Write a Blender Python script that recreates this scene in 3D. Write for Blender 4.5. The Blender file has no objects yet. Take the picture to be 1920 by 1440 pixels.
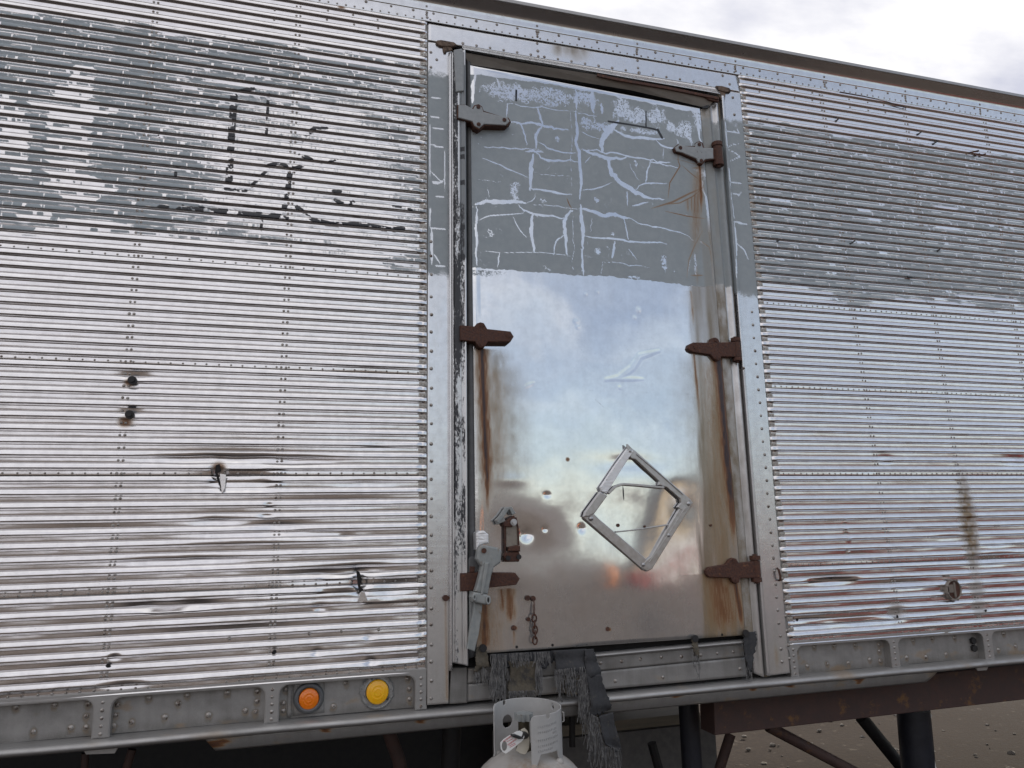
import bpy, bmesh, math, random
import numpy as np
from mathutils import Vector, Matrix

S = bpy.context.scene
COL = S.collection
random.seed(7)
PI = math.pi

# ------------------------------------------------------------------ camera
GZ = 2.456                                   # height of the first riveted seam above the ground
F_PX = 1396.67
CAM = np.array([-0.4262, -2.42203, -0.85578 + GZ])
def rodrigues(w):
    w = np.array(w, float); a = np.linalg.norm(w); k = w / a
    K = np.array([[0, -k[2], k[1]], [k[2], 0, -k[0]], [-k[1], k[0], 0]])
    return np.eye(3) + math.sin(a) * K + (1 - math.cos(a)) * K @ K
RC = rodrigues([-0.19422, -0.28606, 0.00678]) @ np.array([[1, 0, 0], [0, 0, -1], [0, 1, 0.]])
cd = bpy.data.cameras.new('camera')
cd.sensor_width = 36; cd.lens = 36 * F_PX / 1920
cd.clip_start = 0.05; cd.clip_end = 5000
cam = bpy.data.objects.new('camera', cd); COL.objects.link(cam)
Mc = Matrix.Identity(4)
for i in range(3):
    Mc[i][0] = RC[0][i]; Mc[i][1] = -RC[1][i]; Mc[i][2] = -RC[2][i]; Mc[i][3] = CAM[i]
cam.matrix_world = Mc
S.camera = cam

# ------------------------------------------------------------------ sky, sun, exposure
SUN_EL, SUN_AZ = math.radians(30), math.radians(36)      # azimuth from +X towards +Y (behind the trailer)
W = bpy.data.worlds.new('World'); S.world = W; W.use_nodes = True
wt = W.node_tree; wt.nodes.clear()
def wn(t, **k):
    n = wt.nodes.new(t)
    for a, b in k.items(): setattr(n, a, b)
    return n
wo = wn('ShaderNodeOutputWorld'); bg = wn('ShaderNodeBackground')
sky = wn('ShaderNodeTexSky', sky_type='NISHITA', sun_disc=False)
sky.sun_elevation = SUN_EL
sky.sun_rotation = math.radians(90) - SUN_AZ
sky.air_density = 1.0; sky.dust_density = 0.4; sky.ozone_density = 1.0
bg.inputs['Strength'].default_value = 0.10
tc = wn('ShaderNodeTexCoord')
sx = wn('ShaderNodeSeparateXYZ'); wt.links.new(tc.outputs['Generated'], sx.inputs[0])
def wm(op, a, b=None, c=None, clamp=False):
    n = wn('ShaderNodeMath', operation=op); n.use_clamp = clamp
    for i, v in enumerate((a, b, c)):
        if v is None: continue
        if isinstance(v, (int, float)): n.inputs[i].default_value = v
        else: wt.links.new(v, n.inputs[i])
    return n.outputs[0]
zc = wm('ADD', wm('MAXIMUM', sx.outputs['Z'], 0.0), 0.16)
cx_ = wm('DIVIDE', sx.outputs['X'], zc); cy_ = wm('DIVIDE', sx.outputs['Y'], zc)
cv = wn('ShaderNodeCombineXYZ'); wt.links.new(cx_, cv.inputs[0]); wt.links.new(cy_, cv.inputs[1])
mp = wn('ShaderNodeMapping'); mp.inputs['Rotation'].default_value = (0, 0, math.radians(25)); mp.inputs['Scale'].default_value = (1.0, 1.9, 1)
wt.links.new(cv.outputs[0], mp.inputs[0])
n1 = wn('ShaderNodeTexNoise'); n1.inputs['Scale'].default_value = 0.8; n1.inputs['Detail'].default_value = 8; n1.inputs['Roughness'].default_value = 0.58; n1.inputs['Distortion'].default_value = 0.4
wt.links.new(mp.outputs[0], n1.inputs['Vector'])
n2 = wn('ShaderNodeTexNoise'); n2.inputs['Scale'].default_value = 3.2; n2.inputs['Detail'].default_value = 6; n2.inputs['Roughness'].default_value = 0.55
wt.links.new(mp.outputs[0], n2.inputs['Vector'])
# cloud cover: an overcast deck over the trailer and to the left, thinning to veiled blue over the yard
cov = wm('ADD', wm('MULTIPLY', sx.outputs['Y'], 0.9), wm('MULTIPLY', sx.outputs['X'], -1.2))
cov = wm('ADD', wm('ADD', cov, wm('MULTIPLY', n1.outputs['Fac'], 0.8)), 1.1)
cr = wn('ShaderNodeMapRange', interpolation_type='SMOOTHSTEP'); cr.inputs['From Min'].default_value = 0.30; cr.inputs['From Max'].default_value = 0.70
cr.inputs['To Min'].default_value = 0.38
wt.links.new(cov, cr.inputs['Value'])
cc = wn('ShaderNodeValToRGB')
cc.color_ramp.elements[0].position = 0.40; cc.color_ramp.elements[0].color = (4.15, 4.25, 4.95, 1)
cc.color_ramp.elements[1].position = 0.60; cc.color_ramp.elements[1].color = (7.5, 7.38, 7.3, 1)
mixn = wm('ADD', wm('MULTIPLY', n1.outputs['Fac'], 0.5), wm('MULTIPLY', n2.outputs['Fac'], 0.5))
wt.links.new(mixn, cc.inputs[0])
mx = wn('ShaderNodeMix', data_type='RGBA'); wt.links.new(cr.outputs[0], mx.inputs[0])
wt.links.new(sky.outputs[0], mx.inputs[6]); wt.links.new(cc.outputs[0], mx.inputs[7])
wt.links.new(mx.outputs[2], bg.inputs['Color']); wt.links.new(bg.outputs[0], wo.inputs[0])

sd = bpy.data.lights.new('sun', 'SUN'); sd.energy = 3.0; sd.angle = math.radians(0.6); sd.color = (1.0, 0.92, 0.80)
sun = bpy.data.objects.new('sun', sd); COL.objects.link(sun)
sdir = Vector((math.cos(SUN_EL) * math.cos(SUN_AZ), math.cos(SUN_EL) * math.sin(SUN_AZ), math.sin(SUN_EL)))
sun.rotation_euler = sdir.to_track_quat('Z', 'Y').to_euler()
sun.location = (8, 4, 9)
S.view_settings.view_transform = 'Standard'; S.view_settings.look = 'None'
S.view_settings.exposure = 0.68; S.view_settings.gamma = 1.0; S.view_settings.use_curve_mapping = False
S.cycles.max_bounces = 8; S.cycles.glossy_bounces = 5; S.cycles.diffuse_bounces = 3

# ------------------------------------------------------------------ measuring helpers
def P(u, v, y=0.0):
    """the point of the vertical plane Y=y that the photograph shows at (u, v)"""
    d = RC.T @ np.array([(u - 960) / F_PX, (v - 720) / F_PX, 1.0])
    t = (y - CAM[1]) / d[1]
    p = CAM + d * t
    return np.array([p[0], y, p[2]])
def PW(pts, y=0.0): return [P(u, v, y) for u, v in pts]
def mpp(u, v, y=0.0): return float(np.linalg.norm(P(u, v + 1, y) - P(u, v, y)))
def T(pts, ox, oy, s): return [(ox + a * s, oy + b * s) for a, b in pts]
def C3(pts): return T(pts, 780, 40, 0.34375)
def C4(pts): return T(pts, 390, 140, 0.208333)

def hsh(ix, iy, s):
    v = np.sin(ix * 127.1 + iy * 311.7 + s * 74.7) * 43758.5453
    return v - np.floor(v)
def vn(x, y, s=0):
    ix = np.floor(x); iy = np.floor(y); fx = x - ix; fy = y - iy
    fx = fx * fx * (3 - 2 * fx); fy = fy * fy * (3 - 2 * fy)
    a = hsh(ix, iy, s); b = hsh(ix + 1, iy, s); c = hsh(ix, iy + 1, s); d = hsh(ix + 1, iy + 1, s)
    return a + (b - a) * fx + (c - a) * fy + (a - b - c + d) * fx * fy
def fbm(x, y, s=0, o=4):
    r = 0; a = 0.5; t = 0
    for i in range(o):
        r = r + a * vn(x, y, s + i * 13); t += a; a *= 0.5; x = x * 2.03 + 5.2; y = y * 2.03 + 1.7
    return r / t
def sst(a, b, x):
    t = np.clip((x - a) / (b - a), 0, 1); return t * t * (3 - 2 * t)

def stroke(X, Z, pts, w, out, val=1.0, soft=0.0015, taper=True, jit=0.0):
    """raise `out` to `val` inside a brush stroke along world points (x, z)"""
    pts = np.array([(p[0], p[2]) for p in pts])
    seg = pts[1:] - pts[:-1]; L = np.linalg.norm(seg, axis=1); tot = L.sum() + 1e-9; acc = 0
    pad = w + 0.01
    for i in range(len(seg)):
        lo = np.minimum(pts[i], pts[i + 1]) - pad; hi = np.maximum(pts[i], pts[i + 1]) + pad
        m = np.nonzero((X > lo[0]) & (X < hi[0]) & (Z > lo[1]) & (Z < hi[1]))[0]
        if len(m):
            px = X[m] - pts[i, 0]; pz = Z[m] - pts[i, 1]
            t = np.clip((px * seg[i, 0] + pz * seg[i, 1]) / (L[i] ** 2 + 1e-12), 0, 1)
            d = np.hypot(px - t * seg[i, 0], pz - t * seg[i, 1])
            s = (acc + t * L[i]) / tot
            ww = w * (0.30 + 0.9 * np.sin(PI * np.clip(s, 0.02, 0.98)) ** 0.7) if taper else w
            if jit: ww = ww * (1 + jit * (vn(X[m] * 90, Z[m] * 90, 5) - 0.5) * 2)
            k = np.clip(0.5 + (ww / 2 - d) / soft, 0, 1) * val
            out[m] = np.maximum(out[m], k)
        acc += L[i]
def blob(X, Z, u, v, ru, rv, val=1.0, edge=0.5):
    c = P(u, v); m = mpp(u, v)
    d = np.sqrt(((X - c[0]) / (ru * m)) ** 2 + ((Z - c[2]) / (rv * m)) ** 2)
    return val * (1 - sst(1 - edge, 1 + edge, d))
def line_z(X, pts):
    w = np.array([P(u, v) for u, v in pts]); return np.interp(X, w[:, 0], w[:, 2])

# ------------------------------------------------------------------ materials
def mat(name):
    m = bpy.data.materials.new(name); m.use_nodes = True
    nt = m.node_tree; b = nt.nodes['Principled BSDF']
    return m, nt, b
class G:
    def __init__(s, nt): s.nt = nt
    def n(s, t, **k):
        x = s.nt.nodes.new(t)
        for a, b in k.items(): setattr(x, a, b)
        return x
    def put(s, sock, v):
        if hasattr(v, 'is_linked') or hasattr(v, 'links'): s.nt.links.new(v, sock)
        elif isinstance(v, (tuple, list)): sock.default_value = (*v, 1) if len(v) == 3 and sock.type == 'RGBA' else v
        else: sock.default_value = v
    def m(s, op, a, b=None, c=None, clamp=False):
        x = s.n('ShaderNodeMath', operation=op); x.use_clamp = clamp
        for i, v in enumerate((a, b, c)):
            if v is not None: s.put(x.inputs[i], v)
        return x.outputs[0]
    def mix(s, f, a, b):
        x = s.n('ShaderNodeMix', data_type='RGBA'); s.put(x.inputs[0], f); s.put(x.inputs[6], a); s.put(x.inputs[7], b); return x.outputs[2]
    def rng(s, v, a, b, c=0.0, d=1.0, smooth=True):
        x = s.n('ShaderNodeMapRange', interpolation_type='SMOOTHSTEP' if smooth else 'LINEAR')
        s.put(x.inputs['Value'], v)
        for k, q in (('From Min', a), ('From Max', b), ('To Min', c), ('To Max', d)): s.put(x.inputs[k], q)
        return x.outputs['Result']
    def noise(s, scale, detail=4, rough=0.55, stretch=None, off=0.0):
        t = s.n('ShaderNodeTexCoord'); x = s.n('ShaderNodeTexNoise')
        mp = s.n('ShaderNodeMapping'); mp.inputs['Location'].default_value = (off, off * 0.7, off * 0.3)
        if stretch: mp.inputs['Scale'].default_value = stretch
        s.nt.links.new(t.outputs['Object'], mp.inputs[0]); s.nt.links.new(mp.outputs[0], x.inputs['Vector'])
        x.inputs['Scale'].default_value = scale; x.inputs['Detail'].default_value = detail; x.inputs['Roughness'].default_value = rough
        return x.outputs['Fac']
    def bump(s, h, strength, dist=0.01, normal=None):
        x = s.n('ShaderNodeBump'); s.put(x.inputs['Height'], h); x.inputs['Strength'].default_value = strength; x.inputs['Distance'].default_value = dist
        if normal is not None: s.nt.links.new(normal, x.inputs['Normal'])
        return x.outputs[0]

def alloy(name, rough=0.2, base=(0.80, 0.80, 0.815), wav=0.0, dirt0=0.0, brush=0.03, micro=0.12, dr=0.36, dirtc=((0.275, 0.23, 0.17), (0.205, 0.168, 0.12))):
    """weathered aluminium; point colours: R paint, G rust, B dirt, A black lettering"""
    m, nt, b = mat(name); g = G(nt)
    at = g.n('ShaderNodeAttribute', attribute_name='cov'); sp = g.n('ShaderNodeSeparateColor')
    nt.links.new(at.outputs['Color'], sp.inputs[0])
    R_, G_, B_, A_ = sp.outputs[0], sp.outputs[1], sp.outputs[2], at.outputs['Alpha']
    fine = g.noise(520, 3, 0.6); mid = g.noise(38, 5, 0.6); big = g.noise(5, 4, 0.55)
    streak = g.noise(30, 4, 0.6, (1, 1, 0.12), 3)
    metal = g.mix(g.rng(mid, 0.3, 0.75), base, tuple(c * 0.90 for c in base))
    spots = g.rng(g.noise(260, 2, 0.5, None, 9), 0.69, 0.74)
    metal = g.mix(g.m('MULTIPLY', spots, 0.35), metal, (0.25, 0.24, 0.24))
    d = g.m('ADD', B_, g.m('MULTIPLY', g.m('SUBTRACT', streak, 0.5), g.m('ADD', g.m('MULTIPLY', B_, 0.8), 0.10)))
    d = g.m('ADD', d, g.m('MULTIPLY', g.m('SUBTRACT', fine, 0.5), g.m('MULTIPLY', B_, 0.9)))
    d = g.m('ADD', d, dirt0, clamp=True)
    col = g.mix(d, metal, g.mix(big, *dirtc))
    met = g.m('SUBTRACT', 1.0, g.m('MULTIPLY', d, 0.72))
    rgh = g.m('ADD', g.m('ADD', rough, g.m('MULTIPLY', g.m('SUBTRACT', mid, 0.5), 0.14 if rough > .1 else .05)), g.m('MULTIPLY', d, dr), clamp=True)
    pf = g.rng(g.m('ADD', R_, g.m('MULTIPLY', g.m('SUBTRACT', fine, 0.5), 1.5)), 0.42, 0.58)
    pc = g.mix(g.rng(mid, 0.35, 0.7), (0.300, 0.343, 0.370), (0.335, 0.378, 0.402))
    pc = g.mix(g.m('MULTIPLY', d, 0.6), pc, (0.27, 0.25, 0.21))
    col = g.mix(pf, col, pc); met = g.m('MULTIPLY', met, g.m('SUBTRACT', 1.0, pf)); rgh = g.m('ADD', rgh, g.m('MULTIPLY', pf, g.m('SUBTRACT', 0.50, rgh)))
    mf = g.rng(g.m('ADD', A_, g.m('MULTIPLY', g.m('SUBTRACT', fine, 0.5), 0.5)), 0.40, 0.62)
    mfa = g.m('MULTIPLY', mf, g.rng(A_, 0.15, 0.55, 0.35, 1.0))
    col = g.mix(mfa, col, (0.018, 0.020, 0.026)); met = g.m('MULTIPLY', met, g.m('SUBTRACT', 1.0, mfa))
    rf = g.m('MULTIPLY', G_, g.m('ADD', 0.55, g.m('MULTIPLY', fine, 0.9)), clamp=True)
    rc = g.n('ShaderNodeValToRGB'); e = rc.color_ramp.elements
    e[0].position = 0.15; e[0].color = (0.36, 0.24, 0.11, 1); e[1].position = 0.95; e[1].color = (0.040, 0.024, 0.027, 1)
    x = e.new(0.5); x.color = (0.20, 0.085, 0.030, 1)
    g.put(rc.inputs[0], rf)
    ra = g.rng(rf, 0.02, 0.55)
    col = g.mix(ra, col, rc.outputs[0]); met = g.m('MULTIPLY', met, g.m('SUBTRACT', 1.0, g.m('MULTIPLY', ra, 0.85)))
    rgh = g.m('ADD', rgh, g.m('MULTIPLY', ra, 0.25), clamp=True)
    g.put(b.inputs['Base Color'], col); g.put(b.inputs['Metallic'], met); g.put(b.inputs['Roughness'], rgh)
    h = g.m('ADD', g.m('MULTIPLY', pf, 0.5), g.m('MULTIPLY', fine, 0.25))
    nrm = g.bump(h, micro, 0.0012)
    if wav: nrm = g.bump(g.noise(7, 3, 0.5), wav, 0.02, nrm)
    if brush: nrm = g.bump(g.noise(120, 4, 0.6, (0.06, 1, 1), 5), brush, 0.004, nrm)
    g.put(b.inputs['Normal'], nrm)
    return m
M_RIB = alloy('ribbed_aluminium', 0.20, (0.83, 0.815, 0.82), wav=0.05, brush=0.06)
M_DOOR = alloy('door_aluminium', 0.065, (0.80, 0.81, 0.83), wav=0.02, brush=0, micro=0.03, dr=0.15)
M_FRAME = alloy('frame_aluminium', 0.22, (0.76, 0.77, 0.79), wav=0.06, dirt0=0.04)
M_RAIL = alloy('rail_aluminium', 0.36, (0.54, 0.53, 0.52), wav=0.05, dirt0=0.26, brush=0.06, dirtc=((0.20, 0.192, 0.18), (0.135, 0.125, 0.112)))

def simple(name, c1, c2, rough=0.6, metal=0.0, scale=40, bump=0.2, c3=None, t3=(0.6, 0.75), stretch=None, spec=None):
    m, nt, b = mat(name); g = G(nt)
    n = g.noise(scale, 6, 0.65, stretch)
    col = g.mix(g.rng(n, 0.3, 0.7), c1, c2)
    if c3: col = g.mix(g.rng(g.noise(scale * 0.45, 6, 0.7, stretch, 4), *t3), col, c3)
    g.put(b.inputs['Base Color'], col); g.put(b.inputs['Metallic'], metal)
    g.put(b.inputs['Roughness'], g.rng(n, 0.2, 0.8, rough * 0.8, min(1, rough * 1.15), False))
    if spec is not None: b.inputs['Specular IOR Level'].default_value = spec
    g.put(b.inputs['Normal'], g.bump(n, bump, 0.004))
    return m
M_RUST = simple('rusted_steel', (0.048, 0.022, 0.018), (0.110, 0.046, 0.028), 0.75, 0.1, 130, 0.7, (0.20, 0.085, 0.04), (0.56, 0.72))
M_RUSTY_BEAM = simple('rusty_beam_steel', (0.060, 0.036, 0.032), (0.085, 0.048, 0.040), 0.75, 0.0, 22, 0.25, (0.20, 0.10, 0.035), (0.56, 0.70))
M_HINGE_GREY = simple('overpainted_hinge', (0.27, 0.29, 0.30), (0.32, 0.34, 0.35), 0.5, 0.0, 60, 0.2, (0.06, 0.035, 0.025), (0.62, 0.68))
M_RIVET = simple('dull_rivet', (0.30, 0.27, 0.24), (0.42, 0.40, 0.38), 0.42, 0.7, 300, 0.1, (0.11, 0.075, 0.055), (0.50, 0.62))
M_DARK = simple('near_black', (0.010, 0.010, 0.012), (0.022, 0.020, 0.020), 0.6, 0.0, 30, 0.2, (0.045, 0.03, 0.025), (0.62, 0.75))
M_BLUEBLACK = simple('blue_black_paint', (0.010, 0.012, 0.020), (0.018, 0.020, 0.030), 0.45, 0.0, 30, 0.15, (0.06, 0.035, 0.025), (0.66, 0.76))
M_RUBBER = simple('grey_rubber', (0.085, 0.088, 0.092), (0.115, 0.118, 0.122), 0.55, 0.0, 50, 0.15)
M_HOLE = simple('unlit_hollow', (0.010, 0.009, 0.009), (0.014, 0.012, 0.012), 0.9, 0.0, 40, 0.0)
M_CAST = simple('grey_cast_metal', (0.25, 0.27, 0.27), (0.33, 0.34, 0.33), 0.55, 0.25, 45, 0.25, (0.20, 0.135, 0.075), (0.54, 0.70))
M_CRUMPLE = simple('bare_crumpled_foil', (0.80, 0.80, 0.80), (0.86, 0.86, 0.86), 0.35, 0.6, 90, 0.9, (0.06, 0.06, 0.06), (0.62, 0.66), (0.5, 1, 2))
M_PLACARD = simple('brushed_placard_alloy', (0.42, 0.41, 0.39), (0.52, 0.51, 0.50), 0.34, 0.85, 60, 0.12, (0.26, 0.24, 0.22), (0.6, 0.75))
M_SEALANT = simple('brown_sealant', (0.10, 0.065, 0.045), (0.22, 0.16, 0.12), 0.8, 0.0, 120, 0.9, (0.035, 0.022, 0.016), (0.5, 0.6))
M_TAN_REVEAL = simple('reveal_paint', (0.25, 0.24, 0.22), (0.30, 0.285, 0.26), 0.55, 0.2, 20, 0.08)
M_CANVAS = simple('weathered_black_canvas', (0.028, 0.029, 0.032), (0.050, 0.050, 0.054), 0.85, 0.0, 120, 0.28, (0.085, 0.078, 0.066), (0.56, 0.72))
M_CANVAS_TAN = simple('muddy_canvas', (0.085, 0.072, 0.052), (0.13, 0.112, 0.085), 0.9, 0.0, 90, 0.6, (0.05, 0.048, 0.046), (0.5, 0.7))
M_THREAD = simple('frayed_thread', (0.075, 0.075, 0.078), (0.22, 0.215, 0.21), 0.85, 0.0, 60, 0.1)
M_TANK = simple('tank_paint', (0.36, 0.345, 0.325), (0.42, 0.40, 0.375), 0.45, 0.0, 14, 0.12, (0.29, 0.235, 0.185), (0.50, 0.66))
M_COLLAR = simple('collar_paint', (0.39, 0.385, 0.375), (0.44, 0.435, 0.425), 0.45, 0.0, 18, 0.06, (0.33, 0.30, 0.27), (0.66, 0.78))
M_WHITE = simple('white_plastic', (0.74, 0.74, 0.72), (0.80, 0.80, 0.78), 0.4, 0.0, 30, 0.05, (0.55, 0.50, 0.44), (0.70, 0.82))
M_CREAM = simple('yellowed_plastic', (0.58, 0.54, 0.45), (0.64, 0.60, 0.51), 0.45, 0.0, 30, 0.05)
M_BLACKPL = simple('black_plastic', (0.012, 0.012, 0.013), (0.02, 0.02, 0.02), 0.4, 0.0, 30, 0.05)
M_RED = simple('red_print', (0.50, 0.03, 0.05), (0.50, 0.03, 0.05), 0.5)
M_BRASS = simple('dull_zinc', (0.42, 0.42, 0.42), (0.52, 0.52, 0.52), 0.4, 0.8, 60, 0.1)
M_TIMBER = simple('old_timber', (0.18, 0.155, 0.12), (0.24, 0.205, 0.155), 0.8, 0.0, 12, 0.4, None, stretch=(0.4, 6, 6))
M_CONC = simple('grey_concrete', (0.13, 0.125, 0.12), (0.18, 0.17, 0.16), 0.9, 0.0, 25, 0.4)
M_REDPAINT = simple('faded_red_paint', (0.34, 0.055, 0.045), (0.40, 0.075, 0.06), 0.5, 0.0, 6, 0.1, (0.20, 0.05, 0.03), (0.6, 0.75))
M_ORANGE = simple('orange_plastic', (0.55, 0.20, 0.075), (0.60, 0.25, 0.10), 0.5, 0.0, 12, 0.1)
M_TANWALL = simple('tan_cladding', (0.52, 0.43, 0.30), (0.60, 0.50, 0.36), 0.7, 0.0, 3, 0.1)
M_HILL = simple('dry_hills', (0.10, 0.085, 0.082), (0.14, 0.12, 0.11), 0.95, 0.0, 0.04, 0.0)
def lens(name, c, scale):
    m, nt, b = mat(name); g = G(nt)
    t = g.n('ShaderNodeTexCoord'); vo = g.n('ShaderNodeTexVoronoi'); vo.inputs['Scale'].default_value = scale
    nt.links.new(t.outputs['Object'], vo.inputs['Vector'])
    n = g.noise(70, 5, 0.7)
    col = g.mix(g.rng(n, 0.64, 0.80), c, tuple(x * 0.5 for x in c))
    g.put(b.inputs['Base Color'], col); b.inputs['Roughness'].default_value = 0.28
    b.inputs['Coat Weight'].default_value = 0.5; b.inputs['Coat Roughness'].default_value = 0.15
    b.inputs['Subsurface Weight'].default_value = 0.3; b.inputs['Subsurface Radius'].default_value = (0.02, 0.008, 0.002)
    g.put(b.inputs['Normal'], g.bump(vo.outputs['Distance'], 0.25, 0.002))
    return m
M_LENS_O = lens('orange_lens', (0.88, 0.21, 0.006), 220)
M_LENS_Y = lens('amber_reflector', (1.0, 0.50, 0.008), 330)
def trimmat():
    """extrusion whose black (or grey) coat flakes off down its length"""
    m, nt, b = mat('flaking_trim'); g = G(nt)
    at = g.n('ShaderNodeAttribute', attribute_name='cov'); sp = g.n('ShaderNodeSeparateColor'); nt.links.new(at.outputs['Color'], sp.inputs[0])
    f = g.noise(190, 5, 0.7, (1.3, 1, 0.5)); lg = g.noise(26, 5, 0.65, (1, 1, 0.35), 2)
    k = g.m('ADD', g.m('MULTIPLY', f, 0.55), g.m('MULTIPLY', lg, 0.45))
    bl = g.rng(g.m('ADD', k, g.m('SUBTRACT', at.outputs['Alpha'], 0.5)), 0.46, 0.54)
    gr = g.rng(g.m('ADD', k, g.m('SUBTRACT', sp.outputs[0], 0.5)), 0.46, 0.54)
    met = (0.62, 0.62, 0.62)
    col = g.mix(gr, met, (0.23, 0.25, 0.265)); col = g.mix(bl, col, g.mix(lg, (0.022, 0.026, 0.036), (0.05, 0.05, 0.052)))
    any_ = g.m('MAXIMUM', bl, gr)
    g.put(b.inputs['Base Color'], col); g.put(b.inputs['Metallic'], g.m('SUBTRACT', 0.8, g.m('MULTIPLY', any_, 0.8)))
    g.put(b.inputs['Roughness'], g.m('ADD', 0.32, g.m('MULTIPLY', any_, 0.2))); g.put(b.inputs['Normal'], g.bump(any_, 0.3, 0.001))
    return m
M_TRIM = trimmat()
def groundmat():
    m, nt, b = mat('gravel_dirt'); g = G(nt)
    a = g.noise(1.2, 8, 0.65); s = g.noise(28, 6, 0.7); p = g.noise(9, 5, 0.6, None, 3)
    col = g.mix(g.rng(a, 0.3, 0.7), (0.090, 0.072, 0.062), (0.128, 0.104, 0.088))
    col = g.mix(g.rng(s, 0.52, 0.72), col, (0.27, 0.24, 0.21)); col = g.mix(g.rng(p, 0.55, 0.72), col, (0.075, 0.060, 0.052))
    g.put(b.inputs['Base Color'], col); b.inputs['Roughness'].default_value = 1.0; b.inputs['Specular IOR Level'].default_value = 0.05
    g.put(b.inputs['Normal'], g.bump(g.m('ADD', s, g.m('MULTIPLY', p, 1.5)), 0.9, 0.03))
    return m
M_GROUND = groundmat()

ALLOYS = {m.name for m in (M_RIB, M_DOOR, M_FRAME, M_RAIL, M_TRIM)}
# ------------------------------------------------------------------ object helpers
def link(name, me, m, parent=None, **props):
    o = bpy.data.objects.new(name, me); COL.objects.link(o)
    if m is not None and m.name in ALLOYS and 'cov' not in me.attributes:
        at = me.attributes.new('cov', 'FLOAT_COLOR', 'POINT'); at.data.foreach_set('color', np.tile(np.array([0, 0, 0.1, 0], np.float32), len(me.vertices)))
    if m is not None and not len(me.materials): me.materials.append(m)
    if parent is not None:
        o.parent = parent; o.matrix_parent_inverse = MW(parent).inverted()
    for k, v in props.items(): o[k] = v
    return o
def MW(o):
    m = Matrix.LocRotScale(o.location, o.rotation_euler, o.scale)
    return m if o.parent is None else MW(o.parent) @ o.matrix_parent_inverse @ m
def empty(name, loc, label, cat, **props):
    o = bpy.data.objects.new(name, None); COL.objects.link(o); o.location = loc; o.empty_display_size = 0.1
    o['label'] = label; o['category'] = cat
    for k, v in props.items(): o[k] = v
    return o
def mesh_np(name, V, Fq, smooth=True, cov=None):
    me = bpy.data.meshes.new(name); V = np.asarray(V, np.float32); Fq = np.asarray(Fq, np.int32)
    n, k = Fq.shape
    me.vertices.add(len(V)); me.vertices.foreach_set('co', V.ravel())
    me.loops.add(n * k); me.loops.foreach_set('vertex_index', Fq.ravel())
    me.polygons.add(n); me.polygons.foreach_set('loop_start', np.arange(0, n * k, k, dtype=np.int32))
    me.update(calc_edges=True)
    me.polygons.foreach_set('use_smooth', np.full(n, smooth))
    if cov is not None:
        a = me.attributes.new('cov', 'FLOAT_COLOR', 'POINT'); a.data.foreach_set('color', np.clip(cov, 0, 1).astype(np.float32).ravel())
    me.validate(); return me
def gridfaces(nr, nc):
    i = np.arange(nr - 1)[:, None] * nc + np.arange(nc - 1)[None, :]
    return np.stack([i, i + nc, i + nc + 1, i + 1], -1).reshape(-1, 4)
def sheet(name, px, y, nx, nz, m, parent, field=None, yfun=None, skirt=0.02, **props):
    """a metal sheet through four photo corners (tl, tr, br, bl) on the plane Y=y, its edges folded back by `skirt`"""
    c = [P(u, v, y) for u, v in px]
    s = np.linspace(0, 1, nx); t = np.linspace(0, 1, nz); Sg, Tg = np.meshgrid(s, t)
    w = lambda k: (c[0][k] * (1 - Sg) + c[1][k] * Sg) * (1 - Tg) + (c[3][k] * (1 - Sg) + c[2][k] * Sg) * Tg
    X, Z = w(0), w(2); Y = np.full_like(X, y)
    if yfun is not None: Y = Y + yfun(X, Z, Sg, Tg)
    if skirt:
        def pad(a): return np.pad(a, 1, mode='edge')
        X, Z, Y, Sg, Tg = map(pad, (X, Z, Y, Sg, Tg))
        Y[0, :] += skirt; Y[-1, :] += skirt; Y[1:-1, 0] += skirt; Y[1:-1, -1] += skirt
    nr, nc = X.shape
    covv = field(X.ravel(), Z.ravel(), Sg.ravel(), Tg.ravel()) if field else np.zeros((X.size, 4))
    me = mesh_np(name, np.stack([X, Y, Z], -1).reshape(-1, 3), gridfaces(nr, nc), True, covv)
    if skirt:                                      # keep the fold crisp
        e = np.zeros(len(me.polygons), bool).reshape(nr - 1, nc - 1)
        e[0] = e[-1] = True; e[:, 0] = e[:, -1] = True
        me.polygons.foreach_set('use_smooth', ~e.ravel())
    return link(name, me, m, parent, **props)
def plate(name, px, yf, th, m, parent=None, bev=0.0015, seg=2, holes=(), **props):
    """a solid plate: photo outline on the plane Y=yf, `th` thick away from the camera"""
    me = bpy.data.meshes.new(name); bm = bmesh.new()
    a = [bm.verts.new(P(u, v, yf)) for u, v in px]
    f = bm.faces.new(a); f.normal_update()
    if f.normal.y > 0: f.normal_flip()
    r = bmesh.ops.extrude_face_region(bm, geom=[f])
    for v in r['geom']:
        if isinstance(v, bmesh.types.BMVert): v.co.y += th
    bmesh.ops.recalc_face_normals(bm, faces=bm.faces[:])
    bmesh.ops.triangulate(bm, faces=[f for f in bm.faces if len(f.verts) > 4])
    bm.to_mesh(me); bm.free()
    if bev:
        bm = bmesh.new(); bm.from_mesh(me)
        bmesh.ops.dissolve_limit(bm, angle_limit=0.02, verts=bm.verts[:], edges=bm.edges[:])
        ed = [e for e in bm.edges if len(e.link_faces) == 2 and e.calc_face_angle(0) > 0.5 and any(fc.normal.y < -0.9 for fc in e.link_faces)]
        bmesh.ops.bevel(bm, geom=ed, offset=bev, segments=seg, affect='EDGES', profile=0.5, clamp_overlap=True)
        bm.to_mesh(me); bm.free()
    return link(name, me, m, parent, **props)
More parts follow.
